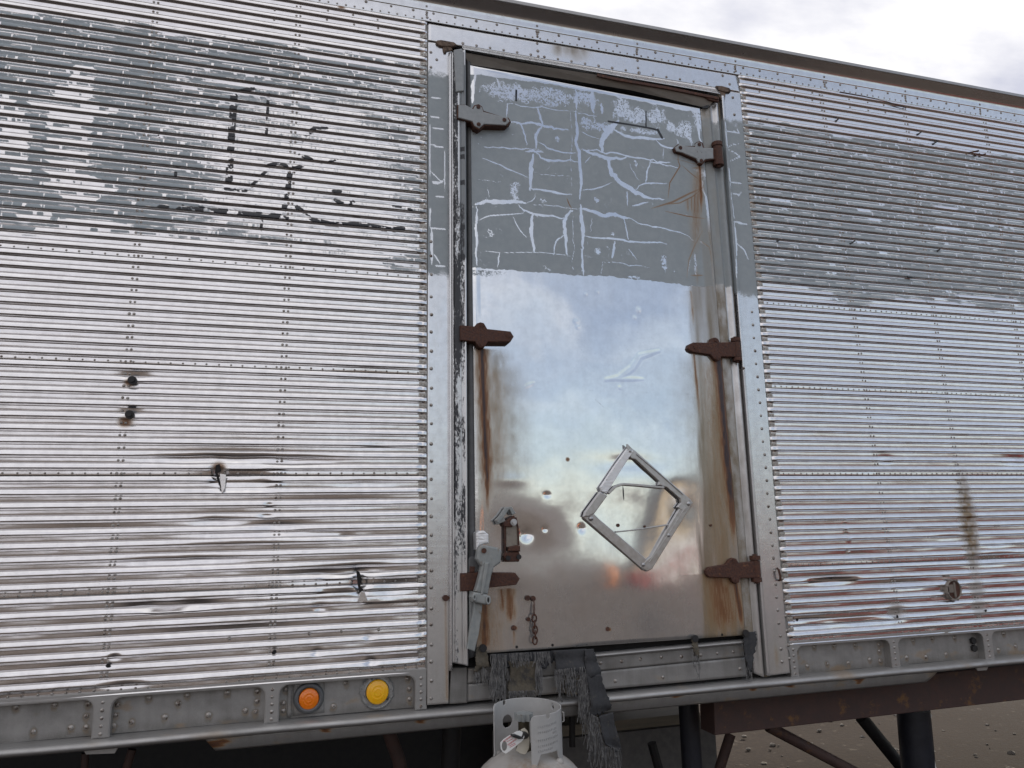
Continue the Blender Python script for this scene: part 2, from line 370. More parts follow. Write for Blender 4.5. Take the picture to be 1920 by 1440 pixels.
class B:
    """collects simple solids into one mesh"""
    def __init__(s): s.bm = bmesh.new()
    def box(s, c, d, rot=None):
        r = bmesh.ops.create_cube(s.bm, size=1.0)
        M = Matrix.Translation(Vector(c)) @ (rot.to_4x4() if rot is not None else Matrix.Identity(4)) @ Matrix.Diagonal((*d, 1))
        bmesh.ops.transform(s.bm, matrix=M, verts=r['verts']); return s
    def cyl(s, p, q, r, seg=16, r2=None):
        p, q = Vector(p), Vector(q); d = q - p
        k = bmesh.ops.create_cone(s.bm, cap_ends=True, segments=seg, radius1=r, radius2=r if r2 is None else r2, depth=d.length)
        bmesh.ops.transform(s.bm, matrix=Matrix.Translation((p + q) / 2) @ d.to_track_quat('Z', 'Y').to_matrix().to_4x4(), verts=k['verts']); return s
    def tube(s, pts, r, seg=8, rs=None, closed=False):
        pts = [Vector(p) for p in pts]; n = len(pts); rings = []
        for i, p in enumerate(pts):
            a = pts[i - 1] if (i or closed) else p; b = pts[(i + 1) % n] if (i < n - 1 or closed) else p
            d = (b - a).normalized(); up = Vector((0, 1, 0)) if abs(d.y) < 0.9 else Vector((1, 0, 0))
            x = d.cross(up).normalized(); y = d.cross(x).normalized(); rr = rs[i] if rs else r
            rings.append([s.bm.verts.new(p + x * rr * math.cos(2 * PI * k / seg) + y * rr * math.sin(2 * PI * k / seg)) for k in range(seg)])
        for i in range(n if closed else n - 1):
            A, C = rings[i], rings[(i + 1) % n]
            for k in range(seg): s.bm.faces.new((A[k], A[(k + 1) % seg], C[(k + 1) % seg], C[k]))
        if not closed: s.bm.faces.new(rings[0][::-1]); s.bm.faces.new(rings[-1])
        return s
    def dome(s, c, r, h=None, seg=8, rings=2, ring=True):
        """a low rivet head on a wall facing -Y"""
        h = r * 0.55 if h is None else h; c = Vector(c); prev = None
        for j in range(rings + 1):
            a = j / (rings + 0.0) * PI / 2
            rr, hh = r * math.cos(a), h * math.sin(a)
            if j == rings:
                v = s.bm.verts.new(c + Vector((0, -h, 0)))
                for k in range(seg): s.bm.faces.new((prev[k], prev[(k + 1) % seg], v))
            else:
                cur = [s.bm.verts.new(c + Vector((rr * math.cos(2 * PI * k / seg), -hh, rr * math.sin(2 * PI * k / seg)))) for k in range(seg)]
                if prev:
                    for k in range(seg): s.bm.faces.new((prev[k], prev[(k + 1) % seg], cur[(k + 1) % seg], cur[k]))
                prev = cur
        return s
    def done(s, name, m, parent=None, smooth=True, angle=0.7, **props):
        me = bpy.data.meshes.new(name); bmesh.ops.recalc_face_normals(s.bm, faces=s.bm.faces[:])
        for f in s.bm.faces: f.smooth = smooth
        for e in s.bm.edges:
            if smooth and len(e.link_faces) == 2 and e.calc_face_angle(0) > angle: e.smooth = False
        s.bm.to_mesh(me); s.bm.free()
        return link(name, me, m, parent, **props)
def bar(name, px, wpx, yf, th, m, parent, **props):
    """a flat bar of even width following photo points"""
    pts = np.array(px, float); L = []; R = []
    for i in range(len(pts)):
        d = pts[min(i + 1, len(pts) - 1)] - pts[max(i - 1, 0)]; d /= np.linalg.norm(d); n = np.array([-d[1], d[0]])
        L.append(tuple(pts[i] + n * wpx / 2)); R.append(tuple(pts[i] - n * wpx / 2))
    return plate(name, L + R[::-1], yf, th, m, parent, **props)
def rivets(name, pts, r, m, parent, h=None, seg=8, **props):
    b = B()
    for p in pts: b.dome(p, r * random.uniform(0.9, 1.12), h, seg)
    return b.done(name, m, parent, angle=1.3, kind='stuff', **props)
def along(a, b, n, y):
    return [P(a[0] + (b[0] - a[0]) * i / (n - 1), a[1] + (b[1] - a[1]) * i / (n - 1), y) for i in range(n)]

# ================================================================== the ground
def build_ground():
    xs = np.concatenate([np.linspace(-400, -14, 14), np.linspace(-12, 14, 131), np.linspace(18, 400, 14)])
    ys = np.concatenate([np.linspace(-400, -14, 14), np.linspace(-12, 8, 101), np.linspace(12, 400, 14)])
    X, Y = np.meshgrid(xs, ys)
    Z = (fbm(X * 0.7, Y * 0.7, 3) - 0.5) * 0.08 * (np.abs(X) < 13) * (np.abs(Y) < 12) - 0.02
    me = mesh_np('ground', np.stack([X, Y, Z], -1).reshape(-1, 3), gridfaces(*X.shape)[:, ::-1])
    link('ground', me, M_GROUND, kind='structure', label='brown gravelly dirt yard under and around the trailer')
build_ground()
def shade_pad():
    """ragged-edged ground sheet, coloured darker to deepen the shade by the trailer"""
    xs = np.linspace(-9, 12, 106); ys = np.linspace(-2.6, 5.5, 42); X, Y = np.meshgrid(xs, ys)
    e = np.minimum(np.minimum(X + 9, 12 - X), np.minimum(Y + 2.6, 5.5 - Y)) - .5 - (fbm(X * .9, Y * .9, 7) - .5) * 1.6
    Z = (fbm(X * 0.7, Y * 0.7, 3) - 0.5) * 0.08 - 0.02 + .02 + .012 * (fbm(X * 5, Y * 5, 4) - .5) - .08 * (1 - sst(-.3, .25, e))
    m = simple('shade_earth', (.040, .032, .028), (.062, .050, .042), .95, 0, 26, .9, (.115, .098, .082), (.58, .72), spec=.03)  # shade near the trailer is put into this darker ground colour
    link('shade_earth', mesh_np('shade_earth', np.stack([X, Y, Z], -1).reshape(-1, 3), gridfaces(*X.shape)[:, ::-1]), m, kind='structure', label='ground under the trailer, coloured darker to deepen its shade')
shade_pad()
def stones():
    rnd = random.Random(11); b = B()
    for i in range(700):
        x, y = rnd.uniform(-1.5, 7.5), rnd.uniform(1.0, 4.6); r = rnd.choice((.008, .012, .016, .022)) * rnd.uniform(.7, 1.4)
        k = bmesh.ops.create_icosphere(b.bm, subdivisions=1, radius=r)
        for v in k['verts']: v.co = v.co * rnd.uniform(.75, 1.2); v.co.z *= .6
        bmesh.ops.translate(b.bm, verts=k['verts'], vec=(x, y, .006))
    b.done('gravel', simple('loose_stones', (.13, .115, .10), (.24, .22, .20), .95, 0, 9, .3, spec=.1), None, False, kind='stuff', label='loose stones scattered on the dirt under the trailer')
stones()

# ================================================================== the trailer
trailer = empty('trailer', (1.0, 1.25, 0), 'old ribbed aluminium box trailer with peeling grey paint and a rusted side door', 'trailer')
PITCH = 0.0373
zA = GZ; zB, zC, zD = zA - 9 * PITCH, zA - 18 * PITCH, zA - 27 * PITCH
zE = zA - 1.27167; zT = zA + 0.99092; zF = zA - 1.39776
XR = 1.305; XL_END, XR_END = -3.6, 6.2
PU = 0.0370
PROF_T = np.array([0, .018, .030, .05, .08, .15, .24, .33, .395, .425, .455, .50, .55, .595, .62, .645, .80, .945, .965, .985])
PROF_Y = np.array([1.5, 1.5, -1.8, -4.0, -5.2, -6.4, -7.4, -8.0, -8.2, -7.9, -7.0, -4.9, -2.5, -.6, 0, 0, 0, 0, .2, 1.0]) * 1e-3

# dents of the ribbed sheets: photo centre, photo spread, depth (metres, inwards positive)
DENTS = [(430, 858, 95, 9, .011), (340, 862, 60, 7, .005), (560, 862, 60, 7, .006), (450, 895, 60, 8, .006), (640, 1072, 90, 8, .006), (760, 1090, 40, 9, .006), (320, 1134, 70, 6, .008), (600, 1000, 90, 6, .004), (470, 1010, 110, 7, -.004), (350, 1050, 120, 9, .005), (560, 1120, 110, 8, -.005), (420, 1180, 140, 9, .004), (640, 940, 110, 8, .003), (150, 990, 90, 7, .003), (410, 886, 12, 14, .013), (560, 868, 70, 10, .005), (520, 990, 46, 9, .009), (430, 976, 60, 12, .004),
         (676, 1066, 50, 10, .008), (676, 1092, 14, 16, .016), (735, 1102, 40, 14, .006), (600, 1078, 60, 12, .004), (310, 1140, 52, 7, .007), (600, 1141, 12, 7, .007),
         (710, 834, 34, 5, .004), (690, 907, 60, 8, .004), (700, 705, 50, 6, .003), (250, 706, 24, 9, .006), (245, 772, 18, 8, .004),
         (500, 967, 12, 4, .005), (505, 946, 8, 4, .004), (215, 1230, 10, 5, .005), (595, 1224, 8, 5, .005), (695, 1242, 9, 6, .006), (692, 1196, 8, 5, .005),
         (400, 978, 30, 8, .004), (520, 887, 14, 6, -.004), (520, 910, 12, 6, -.004), (650, 1007, 16, 4, .004), (230, 1282, 40, 6, .004),
         (1660, 861, 14, 5, .006), (1905, 860, 26, 9, .008), (1690, 1095, 60, 8, .004), (1560, 1088, 40, 8, .006), (1520, 1170, 50, 12, .008), (1680, 1150, 24, 14, .007),
         (1620, 1165, 60, 8, .006), (1850, 1050, 50, 10, .005), (1780, 1010, 40, 8, .005), (1870, 1030, 40, 8, -.004), (1600, 1040, 50, 8, .003), (1770, 1190, 30, 6, .006),
         (1590, 1010, 4, 4, -.004), (1592, 1036, 4, 4, -.004), (1586, 996, 4, 4, -.004), (1584, 978, 4, 4, -.003), (1740, 620, 60, 6, .002), (1650, 780, 60, 7, .002)]
DW = [(P(u, v), su * mpp(u, v), sv * mpp(u, v), d) for u, v, su, sv, d in DENTS]
def dent(X, Z):
    r = np.zeros_like(X)
    for c, su, sv, d in DW:
        m = (np.abs(X - c[0]) < 3 * su) & (np.abs(Z - c[2]) < 3 * sv)
        r[m] += d * np.exp(-((X[m] - c[0]) / su) ** 2 - ((Z[m] - c[2]) / sv) ** 2)
    return r

# paint band limits over the whole side
PT_TOP = [(-300, -25), (0, 18), (270, 48), (480, 82), (790, 118), (1400, 222), (1600, 256), (1920, 300), (2300, 350)]
PT_BOT = [(-300, 400), (0, 432), (250, 452), (500, 470), (790, 494), (1410, 538), (1600, 560), (1920, 580), (2300, 606)]
PEEL = [(132, 185, 138), (124, 184, 158), (94, 175, 177), (46, 224, 200), (-60, 34, 183), (88, 179, 222), (-80, 54, 208), (85, 178, 240), (-80, 62, 228), (85, 178, 260), (-80, 66, 249),
        (81, 172, 281), (-60, 60, 271), (82, 180, 301), (-70, 55, 292), (84, 170, 322), (20, 62, 316), (85, 200, 343), (77, 224, 349), (110, 193, 366), (85, 175, 270), (30, 100, 405), (60, 300, 440), (260, 400, 448)]
STROKES = [([(237, 190), (222, 390), (200, 770), (190, 960)], 58, 1), ([(165, 1030), (240, 1040), (335, 1046)], 44, 1), ([(215, 180), (300, 165), (370, 140), (415, 130)], 46, 1),
           ([(545, 140), (537, 340), (525, 540)], 25, 1), ([(525, 540), (510, 830)], 22, .45), ([(487, 1310), (480, 1395)], 25, 1),
           ([(1065, 482), (960, 492), (870, 555), (845, 595)], 40, 1), ([(835, 725), (925, 778)], 46, 1), ([(1090, 795), (1160, 772)], 24, .8), ([(900, 805), (1050, 803)], 9, 1),
           ([(550, 828), (620, 805), (680, 815), (735, 850), (790, 852), (865, 820)], 38, 1), ([(740, 870), (720, 1030), (712, 1110), (685, 1215)], 46, 1), ([(520, 880), (395, 1005)], 30, .9),
           ([(780, 1180), (870, 1262), (950, 1312), (1100, 1352), (1250, 1358), (1330, 1345), (1480, 1370), (1640, 1402), (1750, 1390)], 46, .95),
           ([(-440, 1172), (-200, 1195), (0, 1215), (200, 1240), (580, 1275), (700, 1287)], 58, 1), ([(1150, 1132), (1190, 1165), (1240, 1177), (1305, 1150)], 42, 1),
           ([(1130, 1055), (1190, 1058)], 36, .8), ([(1670, 1188), (1780, 1200), (1845, 1240)], 34, .8), ([(1712, 305), (1712, 510)], 22, .55), ([(1280, 690), (1300, 690)], 30, .4),
           ([(-290, 880), (-288, 920)], 24, 1), ([(-770, -50), (-790, 250)], 26, .45), ([(-360, -60), (-370, 0)], 20, .3), ([(260, 575), (400, 580), (640, 612), (830, 640)], 8, .8)]
STW = [(PW(C4(p)), w * 0.208333, v) for p, w, v in STROKES]

def side_field(X, Z, t, k, right, dark_rust):
    """paint, rust, dirt, lettering of the ribbed sheets; t = place within the rib, k = rib number"""
    top, bot = line_z(X, PT_TOP), line_z(X, PT_BOT)
    n = fbm(X * 9, Z * 60, 1); ne = fbm(X * 14, Z * 30, 2)
    band = sst(-0.012, 0.016, top - Z + (ne - 0.5) * 0.07) * sst(-0.018, 0.020, Z - bot + (ne - 0.5) * 0.06 + (fbm(X * 4, Z * 8, 19) - 0.5) * 0.10)
    face = (t > 0.05) & (t < 0.44); val = (t > 0.62) & (t < 0.97); under = (t >= 0.44) & (t <= 0.61)
    pa = np.zeros_like(X)
    worn = sst(0.40, 0.66, fbm(X * 2.3 + 4, Z * 4.0, 21)) if not right else 0.35 * sst(0.5, 0.75, fbm(X * 2.3, Z * 6, 31))
    if not right:
        c = P(580, 325); worn = np.clip(.55 * worn * (fbm(X * 5, Z * 9, 24) > .4) + .88 * np.exp(-(((X - c[0]) / .33) ** 4 + ((Z - c[2]) / .28) ** 4)) * (.45 + .8 * sst(.3, .6, fbm(X * 4, Z * 12, 25))), 0, 1)
        worn = worn * sst(P(235, 300)[0], P(330, 300)[0], X)
    pf = 0.98 - 0.52 * worn - 0.42 * worn * (vn(X * 900, Z * 60, 8) - 0.2)
    # across the rib: short upright cracks where the coat has let go
    crack = np.zeros_like(X)
    for ph, sp, wd in ((0, 0.150, 0.0030), (7, 0.050, 0.0012), (3, 0.40, 0.0075), (12, 0.085, 0.0016)):
        cell = np.floor(X / sp + hsh(k, 0 * k, 11 + ph) * 7); c0 = (cell + 0.15 + 0.7 * hsh(cell, k, 5 + ph) - hsh(k, 0 * k, 11 + ph) * 7) * sp
        on = hsh(cell, k, 9 + ph) > (0.62 if right else 0.34)
        w = wd * (0.5 + hsh(cell, k, 17 + ph)) * (1.25 - 1.6 * np.clip(t, 0, 0.47) * (hsh(cell, k, 23 + ph) > 0.4))
        crack = np.maximum(crack, on * np.clip(0.5 + (w / 2 - np.abs(X - c0)) / 0.0014, 0, 1))
    edge = (t < 0.11) * sst(0.38, 0.62, fbm(X * 22, k * 3.7, 41)) + (t > 0.37) * (t < 0.44) * 0.6 * sst(0.56, 0.68, fbm(X * 25, k * 2.1, 43))
    chip = (0.6 if right else 1) * sst(0.60, 0.68, fbm(X * 30, k * 5.3 + t * 3, 47)) * sst(0.28, 0.06, t)
    facep = pf * (1 - crack) * (1 - np.clip(edge, 0, 1)) * (1 - 0.9 * chip)
    vl = fbm(X * 16, k * 4.1 + t * 9, 51, 5)
    vl = 0.6 * vl + 0.4 * fbm(X * 55, k * 7.7 + t * 22, 57, 4)
    valp = np.where(vl < (0.68 if right else 0.57 + .15 * sst(P(420, 300)[0], P(280, 300)[0], X)) - 0.05 * worn, 0.9 - 0.42 * worn, 0.12 + 0.36 * sst(.42, .58, fbm(X * 8, k * 3.3, 58)))
    valp = valp * sst(0.62, 0.68, t) * (1 - 0.8 * (t > 0.90) * sst(0.4, 0.55, fbm(X * 18, k * 1.3, 53)))
    pa = np.where(face, facep, np.where(val, valp, 0.0))
    pa = np.where(t <= 0.05, 0.15, pa) * band
    # large flakes gone
    if not right:
        for u0, u1, v in PEEL:
            a, b = P(u0, v), P(u1, v); kz = np.abs(Z - (a[2] + b[2]) / 2)
            m = (kz < PU * 0.62) & ((t < .46) | (fbm(X * 26, k * 9.1, 63) > .54))
            if m.any():
                mid, half = (a[0] + b[0]) / 2, (b[0] - a[0]) / 2
                d = np.abs(X[m] - mid) / half + 0.12 * (vn(X[m] * 60, Z[m] * 120, 61) - 0.5) + 0.9 * np.maximum(0, kz[m] / PU - 0.22)
                pa[m] *= sst(0.92, 1.0, d)
        for u, v, ru, rv in ((575, 345, 30, 4), (640, 330, 40, 4), (620, 108, 60, 6), (690, 120, 50, 5), (540, 440, 60, 5), (690, 478, 40, 5), (740, 470, 40, 5), (420, 462, 80, 6), (180, 420, 60, 5), (470, 160, 60, 5)):
            pa *= 1 - blob(X, Z, u, v, ru, rv, 1, 0.25)
    else:
        for u, v, ru, rv in ((1772, 390, 26, 3), (1778, 430, 30, 3), (1458, 376, 16, 3), (1850, 560, 70, 4), (1500, 546, 60, 5), (1640, 414, 16, 3), (1620, 395, 14, 2)):
            pa *= 1 - blob(X, Z, u, v, ru, rv, 1, 0.25)
    mk = np.zeros_like(X)
    if not right:
        for p, w, v in STW: stroke(X, Z, p, w * mpp(500, 280), mk, v, 0.003, False)
        mk = mk * np.where((t > 0.02) & (t < 0.50), 1, np.where((t > .62) & (fbm(X * 45, Z * 60, 73) > .47), .75, 0)) * np.where(fbm(X * 60, Z * 60, 71) > 0.60, 0.35, 1) * band
        pa = np.where(mk > 0.4, np.maximum(pa, 0.2), pa)
    ru = np.zeros_like(X); di = np.zeros_like(X)
    di += 0.03
    if right:
        m = blob(X, Z, 1815, 985, 16, 75, 0.85, 0.7); di += m * (0.5 + vn(X * 80, Z * 80, 3)); ru += 0.45 * m * vn(X * 120, Z * 120, 4)
        ru += 0.15 * under * sst(.3, .7, fbm(X * 6, k * 2.2, 81)) * (Z < zA)
        for u, v in ((1830, 1105), (1835, 1140), (1680, 1145)): di += blob(X, Z, u, v, 16, 14, 0.5, 0.7)
    ru += 0.16 * under * sst(.55, .75, fbm(X * 5, k * 2.2, 83))
    for u, v, r in ((235, 792, 12), (640, 15, 6), (243, 718, 9), (410, 876, 12)): ru += blob(X, Z, u, v, r, r * .8, 0.5, 0.8)
    return np.stack([pa, ru, di, mk], -1)

def ribbed(z_hi, z_lo, phase, pitch, x0, x1, xs, right, name='ribbed_panel'):
    """one sheet of horizontal ribs from z_hi down to z_lo; `phase`: height of a rib crease"""
    rows = []
    k0 = math.floor((phase - z_hi) / pitch) - 1
    for k in range(k0, k0 + 60):
        for t, y in zip(PROF_T, PROF_Y):
            z = phase - (k + t) * pitch
            if z_lo - 1e-6 <= z <= z_hi + 1e-6: rows.append((z, y, t, k))
    f = lambda z: ((phase - z) / pitch)
    if rows[0][0] < z_hi - 5e-4: t = f(z_hi); rows.insert(0, (z_hi, np.interp(t % 1, PROF_T, PROF_Y), t % 1, math.floor(t)))
    if rows[-1][0] > z_lo + 5e-4: t = f(z_lo); rows.append((z_lo, np.interp(t % 1, PROF_T, PROF_Y), t % 1, math.floor(t)))
    R = np.array(rows); nr, nc = len(R), len(xs)
    X = np.broadcast_to(xs[None, :], (nr, nc)).copy(); Z = np.broadcast_to(R[:, :1], (nr, nc)).copy()
    t = np.broadcast_to(R[:, 2:3], (nr, nc)).copy(); k = np.broadcast_to(R[:, 3:4], (nr, nc)).copy()
    Yp = np.broadcast_to(R[:, 1:2], (nr, nc)).copy()
    # rib ends are hammered flat where the sheet meets a post
    e = np.abs(X - (0 if not right else XR))
    kz = 0.75 + 0.5 * hsh(k, 0 * k, 3)
    crush = sst(0.006, 0.034 * 1.0, e / kz)
    for u, v, su, sv, fl in ((456, 911, 52, 12, .85), (740, 1122, 60, 16, .7), (640, 1112, 40, 9, .6), (455, 872, 40, 10, .6), (640, 1078, 40, 8, .5), (1560, 1090, 60, 8, .7), (1590, 1158, 70, 10, .6), (330, 1140, 60, 7, .6)):
        c = P(u, v); m_ = mpp(u, v)
        Yp = Yp * (1 - fl * np.exp(-(((X - c[0]) / (su * m_)) ** 6) - ((Z - c[2]) / (sv * m_)) ** 4))
    Yp = Yp * (0.12 + 0.88 * crush) + np.where((t > .1) & (t < .45), -0.0035 * np.exp(-((e - 0.012) / 0.006) ** 2), 0)
    wav = (fbm(X * 1.7, Z * 14, 91) - 0.5) * 0.0022 + (fbm(X * 7, Z * 40, 93) - 0.5) * 0.0010
    low = sst(zC, zE, Z)
    wav = wav + low * (fbm(X * 3.1, Z * 11, 95) - 0.5) * 0.009
    D = dent(X, Z)
    Y = Yp + wav + D
    Zd = Z - 0.10 * D * np.sin(X * 40)
    cov = side_field(X.ravel(), Z.ravel(), t.ravel(), k.ravel(), right, 0)
    me = mesh_np(name, np.stack([X, Y, Zd], -1).reshape(-1, 3), gridfaces(nr, nc), True, cov)
    o = link(name, me, M_RIB, trailer)
    return o
def xs_for(a, b, fine, coarse, lo, hi):
    r = [np.arange(max(a, lo), min(b, hi), fine)]
    if a < lo: r.insert(0, np.arange(a, lo, coarse))
    if b > hi: r.append(np.arange(hi, b, coarse))
    return np.unique(np.concatenate(r + [[a, b]]))
XSL = xs_for(XL_END, -0.004, 0.0035, 0.03, -1.62, 0.0); XSR = xs_for(XR + 0.004, XR_END, 0.005, 0.04, 1.3, 3.15)
VC = 0.82                                            # the valley's middle within a rib
for right, xs in ((False, XSL), (True, XSR)):
    ph = zA + VC * PU
    ribbed(zT, zA - 0.145 * PU, ph, PU, 0, 0, xs, right)
    for a, b in ((zA, zB), (zB, zC), (zC, zD)):
        ribbed(a - 0.185 * PITCH, b - 0.145 * PITCH, a + VC * PITCH, PITCH, 0, 0, xs, right)
    pe = (zD - zE) / 7.0
    ribbed(zD - 0.185 * PITCH, zE - 0.012, zD + VC * pe, pe, 0, 0, xs, right)

# rivets on the ribbed sheets
def stud_x(u, v): return P(u, v)[0]
def valleys():
    z = []
    for k in range(26, 0, -1): z.append(zA + k * PU)
    z += [zA - k * PITCH for k in range(0, 27)]
    z += [zD - k * (zD - zE) / 7.0 for k in range(0, 7)]
    return z
VAL = valleys()
small = []
for u0, u1 in (((292, 19), (200, 1192)), ((560, 20), (512, 1160)), ((1550, 250), (1690, 1180)), ((1708, 290), (1838, 1170)), ((1860, 320), (1985, 1150))):
    a, b = P(*u0), P(*u1)
    for z in VAL:
        x = a[0] + (b[0] - a[0]) * (z - a[2]) / (b[2] - a[2])
        for dx in (-0.0065, 0.0065):
            small.append((x + dx + random.uniform(-.001, .001), 0.0002, z + random.uniform(-.001, .001)))
seam = []
for z in (zA, zB, zC, zD, zE + 0.001):
    x = -1.62
    while x < 3.2:
        if x < -0.03 or x > XR + 0.04: seam.append((x + random.uniform(-.002, .002), 0.0002, z + random.uniform(-.0008, .0008)))
        x += 0.0345 if x < 0 else 0.026
extra = [(P(u, v)) for u, v in ((515, 19), (615, 20), (662, 28), (708, 37), (514, 37), (613, 37), (664, 46), (709, 53), (1420, 158), (1452, 163), (1490, 169), (1523, 174), (1424, 172), (1490, 183), (1523, 188), (1592, 186), (1627, 192), (1657, 197), (1594, 201), (1628, 207), (1660, 211), (430, 1198), (580, 1189), (640, 1184), (710, 1181))]
def drop(p):                                          # keep heads on the dented sheet
    d = float(dent(np.array([p[0]]), np.array([p[2]]))[0]); return (p[0], p[1] + d, p[2])
rivets('small_rivets', [drop(p) for p in small], 0.0046, M_RIVET, trailer, 0.0022)
rivets('seam_rivets', [drop(p) for p in seam], 0.0036, M_RIVET, trailer, 0.0018)
rivets('spare_rivets', extra, 0.0044, M_RIVET, trailer, 0.002)

# end clips: one little plate under each rib end, two rivets on it
def clip_mesh(w, h):
    b = B(); b.box((0, 0.0005, 0), (w, 0.0022, h))
    for dx in (-w * .22, w * .22): b.dome((dx, -0.0006, 0.001), 0.0042, 0.002, 8)
    me = bpy.data.meshes.new('end_clip'); bmesh.ops.recalc_face_normals(b.bm, faces=b.bm.faces[:]); b.bm.to_mesh(me); b.bm.free()
    me.materials.append(simple('dirty_clip', (0.36, 0.33, 0.29), (0.48, 0.46, 0.43), 0.42, 0.6, 180, 0.15, (0.17, 0.13, 0.10), (0.54, 0.66)))
    return me
clipme = clip_mesh(0.025, 0.0125)
for x in (-0.017, XR + 0.019):
    for z in VAL[1:]:
        o = bpy.data.objects.new('end_clip', clipme); COL.objects.link(o); o.parent = trailer
        o.matrix_parent_inverse = MW(trailer).inverted()
        o.location = (x + random.uniform(-.0015, .0015), -0.0018, z + random.uniform(-.001, .001)); o.rotation_euler = (0, random.uniform(-.05, .05), 0)

# ---- posts, header, top rail: flat riveted sheets
def gap_field(base_dirt=0.06, rough=0.0, left=True):
    def f(X, Z, s, t):
        top, bot = line_z(X, PT_TOP), line_z(X, PT_BOT)
        ne = fbm(X * 40, Z * 40, 12); nf = fbm(X * 160, Z * 160, 14)
        band = sst(-0.02, 0.05, top - 0.012 - Z + (ne - 0.5) * 0.05) * sst(-0.035, 0.035, Z - bot + 0.035 + (ne - 0.5) * 0.05)
        pa = band * 0.95
        cr = np.zeros_like(X)
        L = (C3([(80, 580), (150, 590)]), C3([(80, 415), (150, 422)]), C3([(80, 675), (155, 692)]), C3([(80, 880), (130, 880), (155, 865)]), C3([(80, 820), (130, 870)]), C3([(80, 1130), (158, 1135)]), C3([(90, 1330), (158, 1338)]), C3([(85, 1135), (85, 1330)]), C3([(78, 520), (150, 535)]), C3([(90, 960), (155, 958)]), C3([(78, 1000), (75, 1120)]), C3([(75, 560), (74, 860)]), C3([(95, 1270), (130, 1320)]), C3([(155, 700), (158, 950)])) if left else \
            (C3([(1680, 600), (1760, 610), (1750, 590)]), C3([(1690, 695), (1720, 675), (1760, 670)]), C3([(1700, 700), (1740, 720), (1765, 740), (1710, 765)]), C3([(1705, 880), (1780, 885)]), C3([(1715, 935), (1760, 950), (1775, 930)]), C3([(1730, 1095), (1805, 1108)]), C3([(1735, 1100), (1745, 1200), (1740, 1400)]), C3([(1712, 940), (1735, 1080)]), C3([(1745, 1210), (1790, 1250), (1810, 1300)]), C3([(1680, 560), (1690, 700)]), C3([(1700, 800), (1712, 930)]))
        for p in L: stroke(X, Z, PW(p), random.choice((2.2, 3.0, 4.5)) * 0.0017, cr, 1, 0.0012, True, 0.3)
        pa *= 1 - cr
        di = base_dirt + 0.10 * sst(zC, zE, Z) + 0.45 * sst(zD - 0.05, zF, Z) * (0.4 + fbm(X * 20, Z * 6, 7))
        ru = np.zeros_like(X)
        if left: stroke(X, Z, PW([(835, 1128), (836, 1190), (838, 1310)]), 0.010, ru, .38, 0.012, False)
        else:
            for u, v in ((1465, 1095), (1455, 1230)): ru += blob(X, Z, u, v, 6, 20, .25, .8)
        return np.stack([pa, ru, di, cr * 0], -1)
    return f
Y_POST = -0.0025
sheet('door_post', [(803, 78), (847, 84), (841, 1319), (801, 1322)], Y_POST, 26, 420, M_FRAME, trailer, gap_field(.05, 0, True), lambda X, Z, s, t: (fbm(X * 6, Z * 3, 5) - .5) * .0015)
sheet('door_post', [(1352, 168), (1388, 174), (1481, 1262), (1441, 1267)], Y_POST, 26, 420, M_FRAME, trailer, gap_field(.08, 0, False), lambda X, Z, s, t: (fbm(X * 6, Z * 3, 6) - .5) * .0015)
def plain(di=0.05, scuffs=()):
    def f(X, Z, s, t):
        d = np.full_like(X, di); r = np.zeros_like(X)
        for u, v, a, b, q in scuffs: d = np.maximum(d, blob(X, Z, u, v, a, b, q, .8) * (0.3 + 1.2 * fbm(X * 70, Z * 25, 3)))
        return np.stack([r, r, d, r], -1)
    return f
sheet('header_panel', [(803, 43.5), (1381, 141), (1388, 172.5), (803, 76)], Y_POST, 120, 14, M_FRAME, trailer, plain(.03, ((1045, 92, 8, 12, .8), (1078, 92, 22, 18, .7))), lambda X, Z, s, t: (fbm(X * 4, Z * 9, 5) - .5) * .0012)
sheet('header_lip', [(866, 84), (1346, 164), (1346, 181), (866, 98)], -0.006, 120, 8, M_FRAME, trailer, plain(.05), lambda X, Z, s, t: -0.020 * t ** 1.5)
# top rail: flat, then flaring out towards the roof cap
def rail_top():
    xs = np.linspace(XL_END, XR_END, 160)
    prof = [(zT - .003, -.001), (zT - .0025, -.0045), (zT - .001, -.0052), (zT + .004, -.0052), (zT + .020, -.0052), (zT + .038, -.0052), (zT + .0410, -.0052), (zT + .0415, -.0070), (zT + .0425, -.0075), (zT + .048, -.0077), (zT + .060, -.0084), (zT + .071, -.0095), (zT + .075, -.0120), (zT + .079, -.0165), (zT + .084, -.0230), (zT + .089, -.0297), (zT + .094, -.0364), (zT + .099, -.0431), (zT + .1015, -.0465)]
    X = np.repeat(xs[None], len(prof), 0); Z = np.repeat(np.array([p[0] for p in prof])[:, None], len(xs), 1); Y = np.repeat(np.array([p[1] for p in prof])[:, None], len(xs), 1)
    Y = Y + (fbm(X * 3, Z * 6, 3) - .5) * .0015
    me = mesh_np('top_rail', np.stack([X, Y, Z], -1).reshape(-1, 3), gridfaces(*X.shape)[:, ::-1], True, plain(.03)(X.ravel(), Z.ravel(), 0, 0))
    o = link('top_rail', me, M_FRAME, trailer)
    b = B(); b.box(((XL_END + XR_END) / 2, .001, zT + .108), (XR_END - XL_END, .106, .013)); b.done('roof_cap', M_RAIL, trailer, False)
rail_top()
zl = lambda dz: zT + dz
pts = [];  x = -1.7
while x < 3.3: pts.append((x, -.0052, zT + .0055)); x += .0305
rivets('rail_rivets', pts, .0040, M_RIVET, trailer, .002)
pts = []; x = -1.7
while x < 3.3: pts.append((x + random.uniform(-.006, .006), -.0052, zT + .033)); x += .082
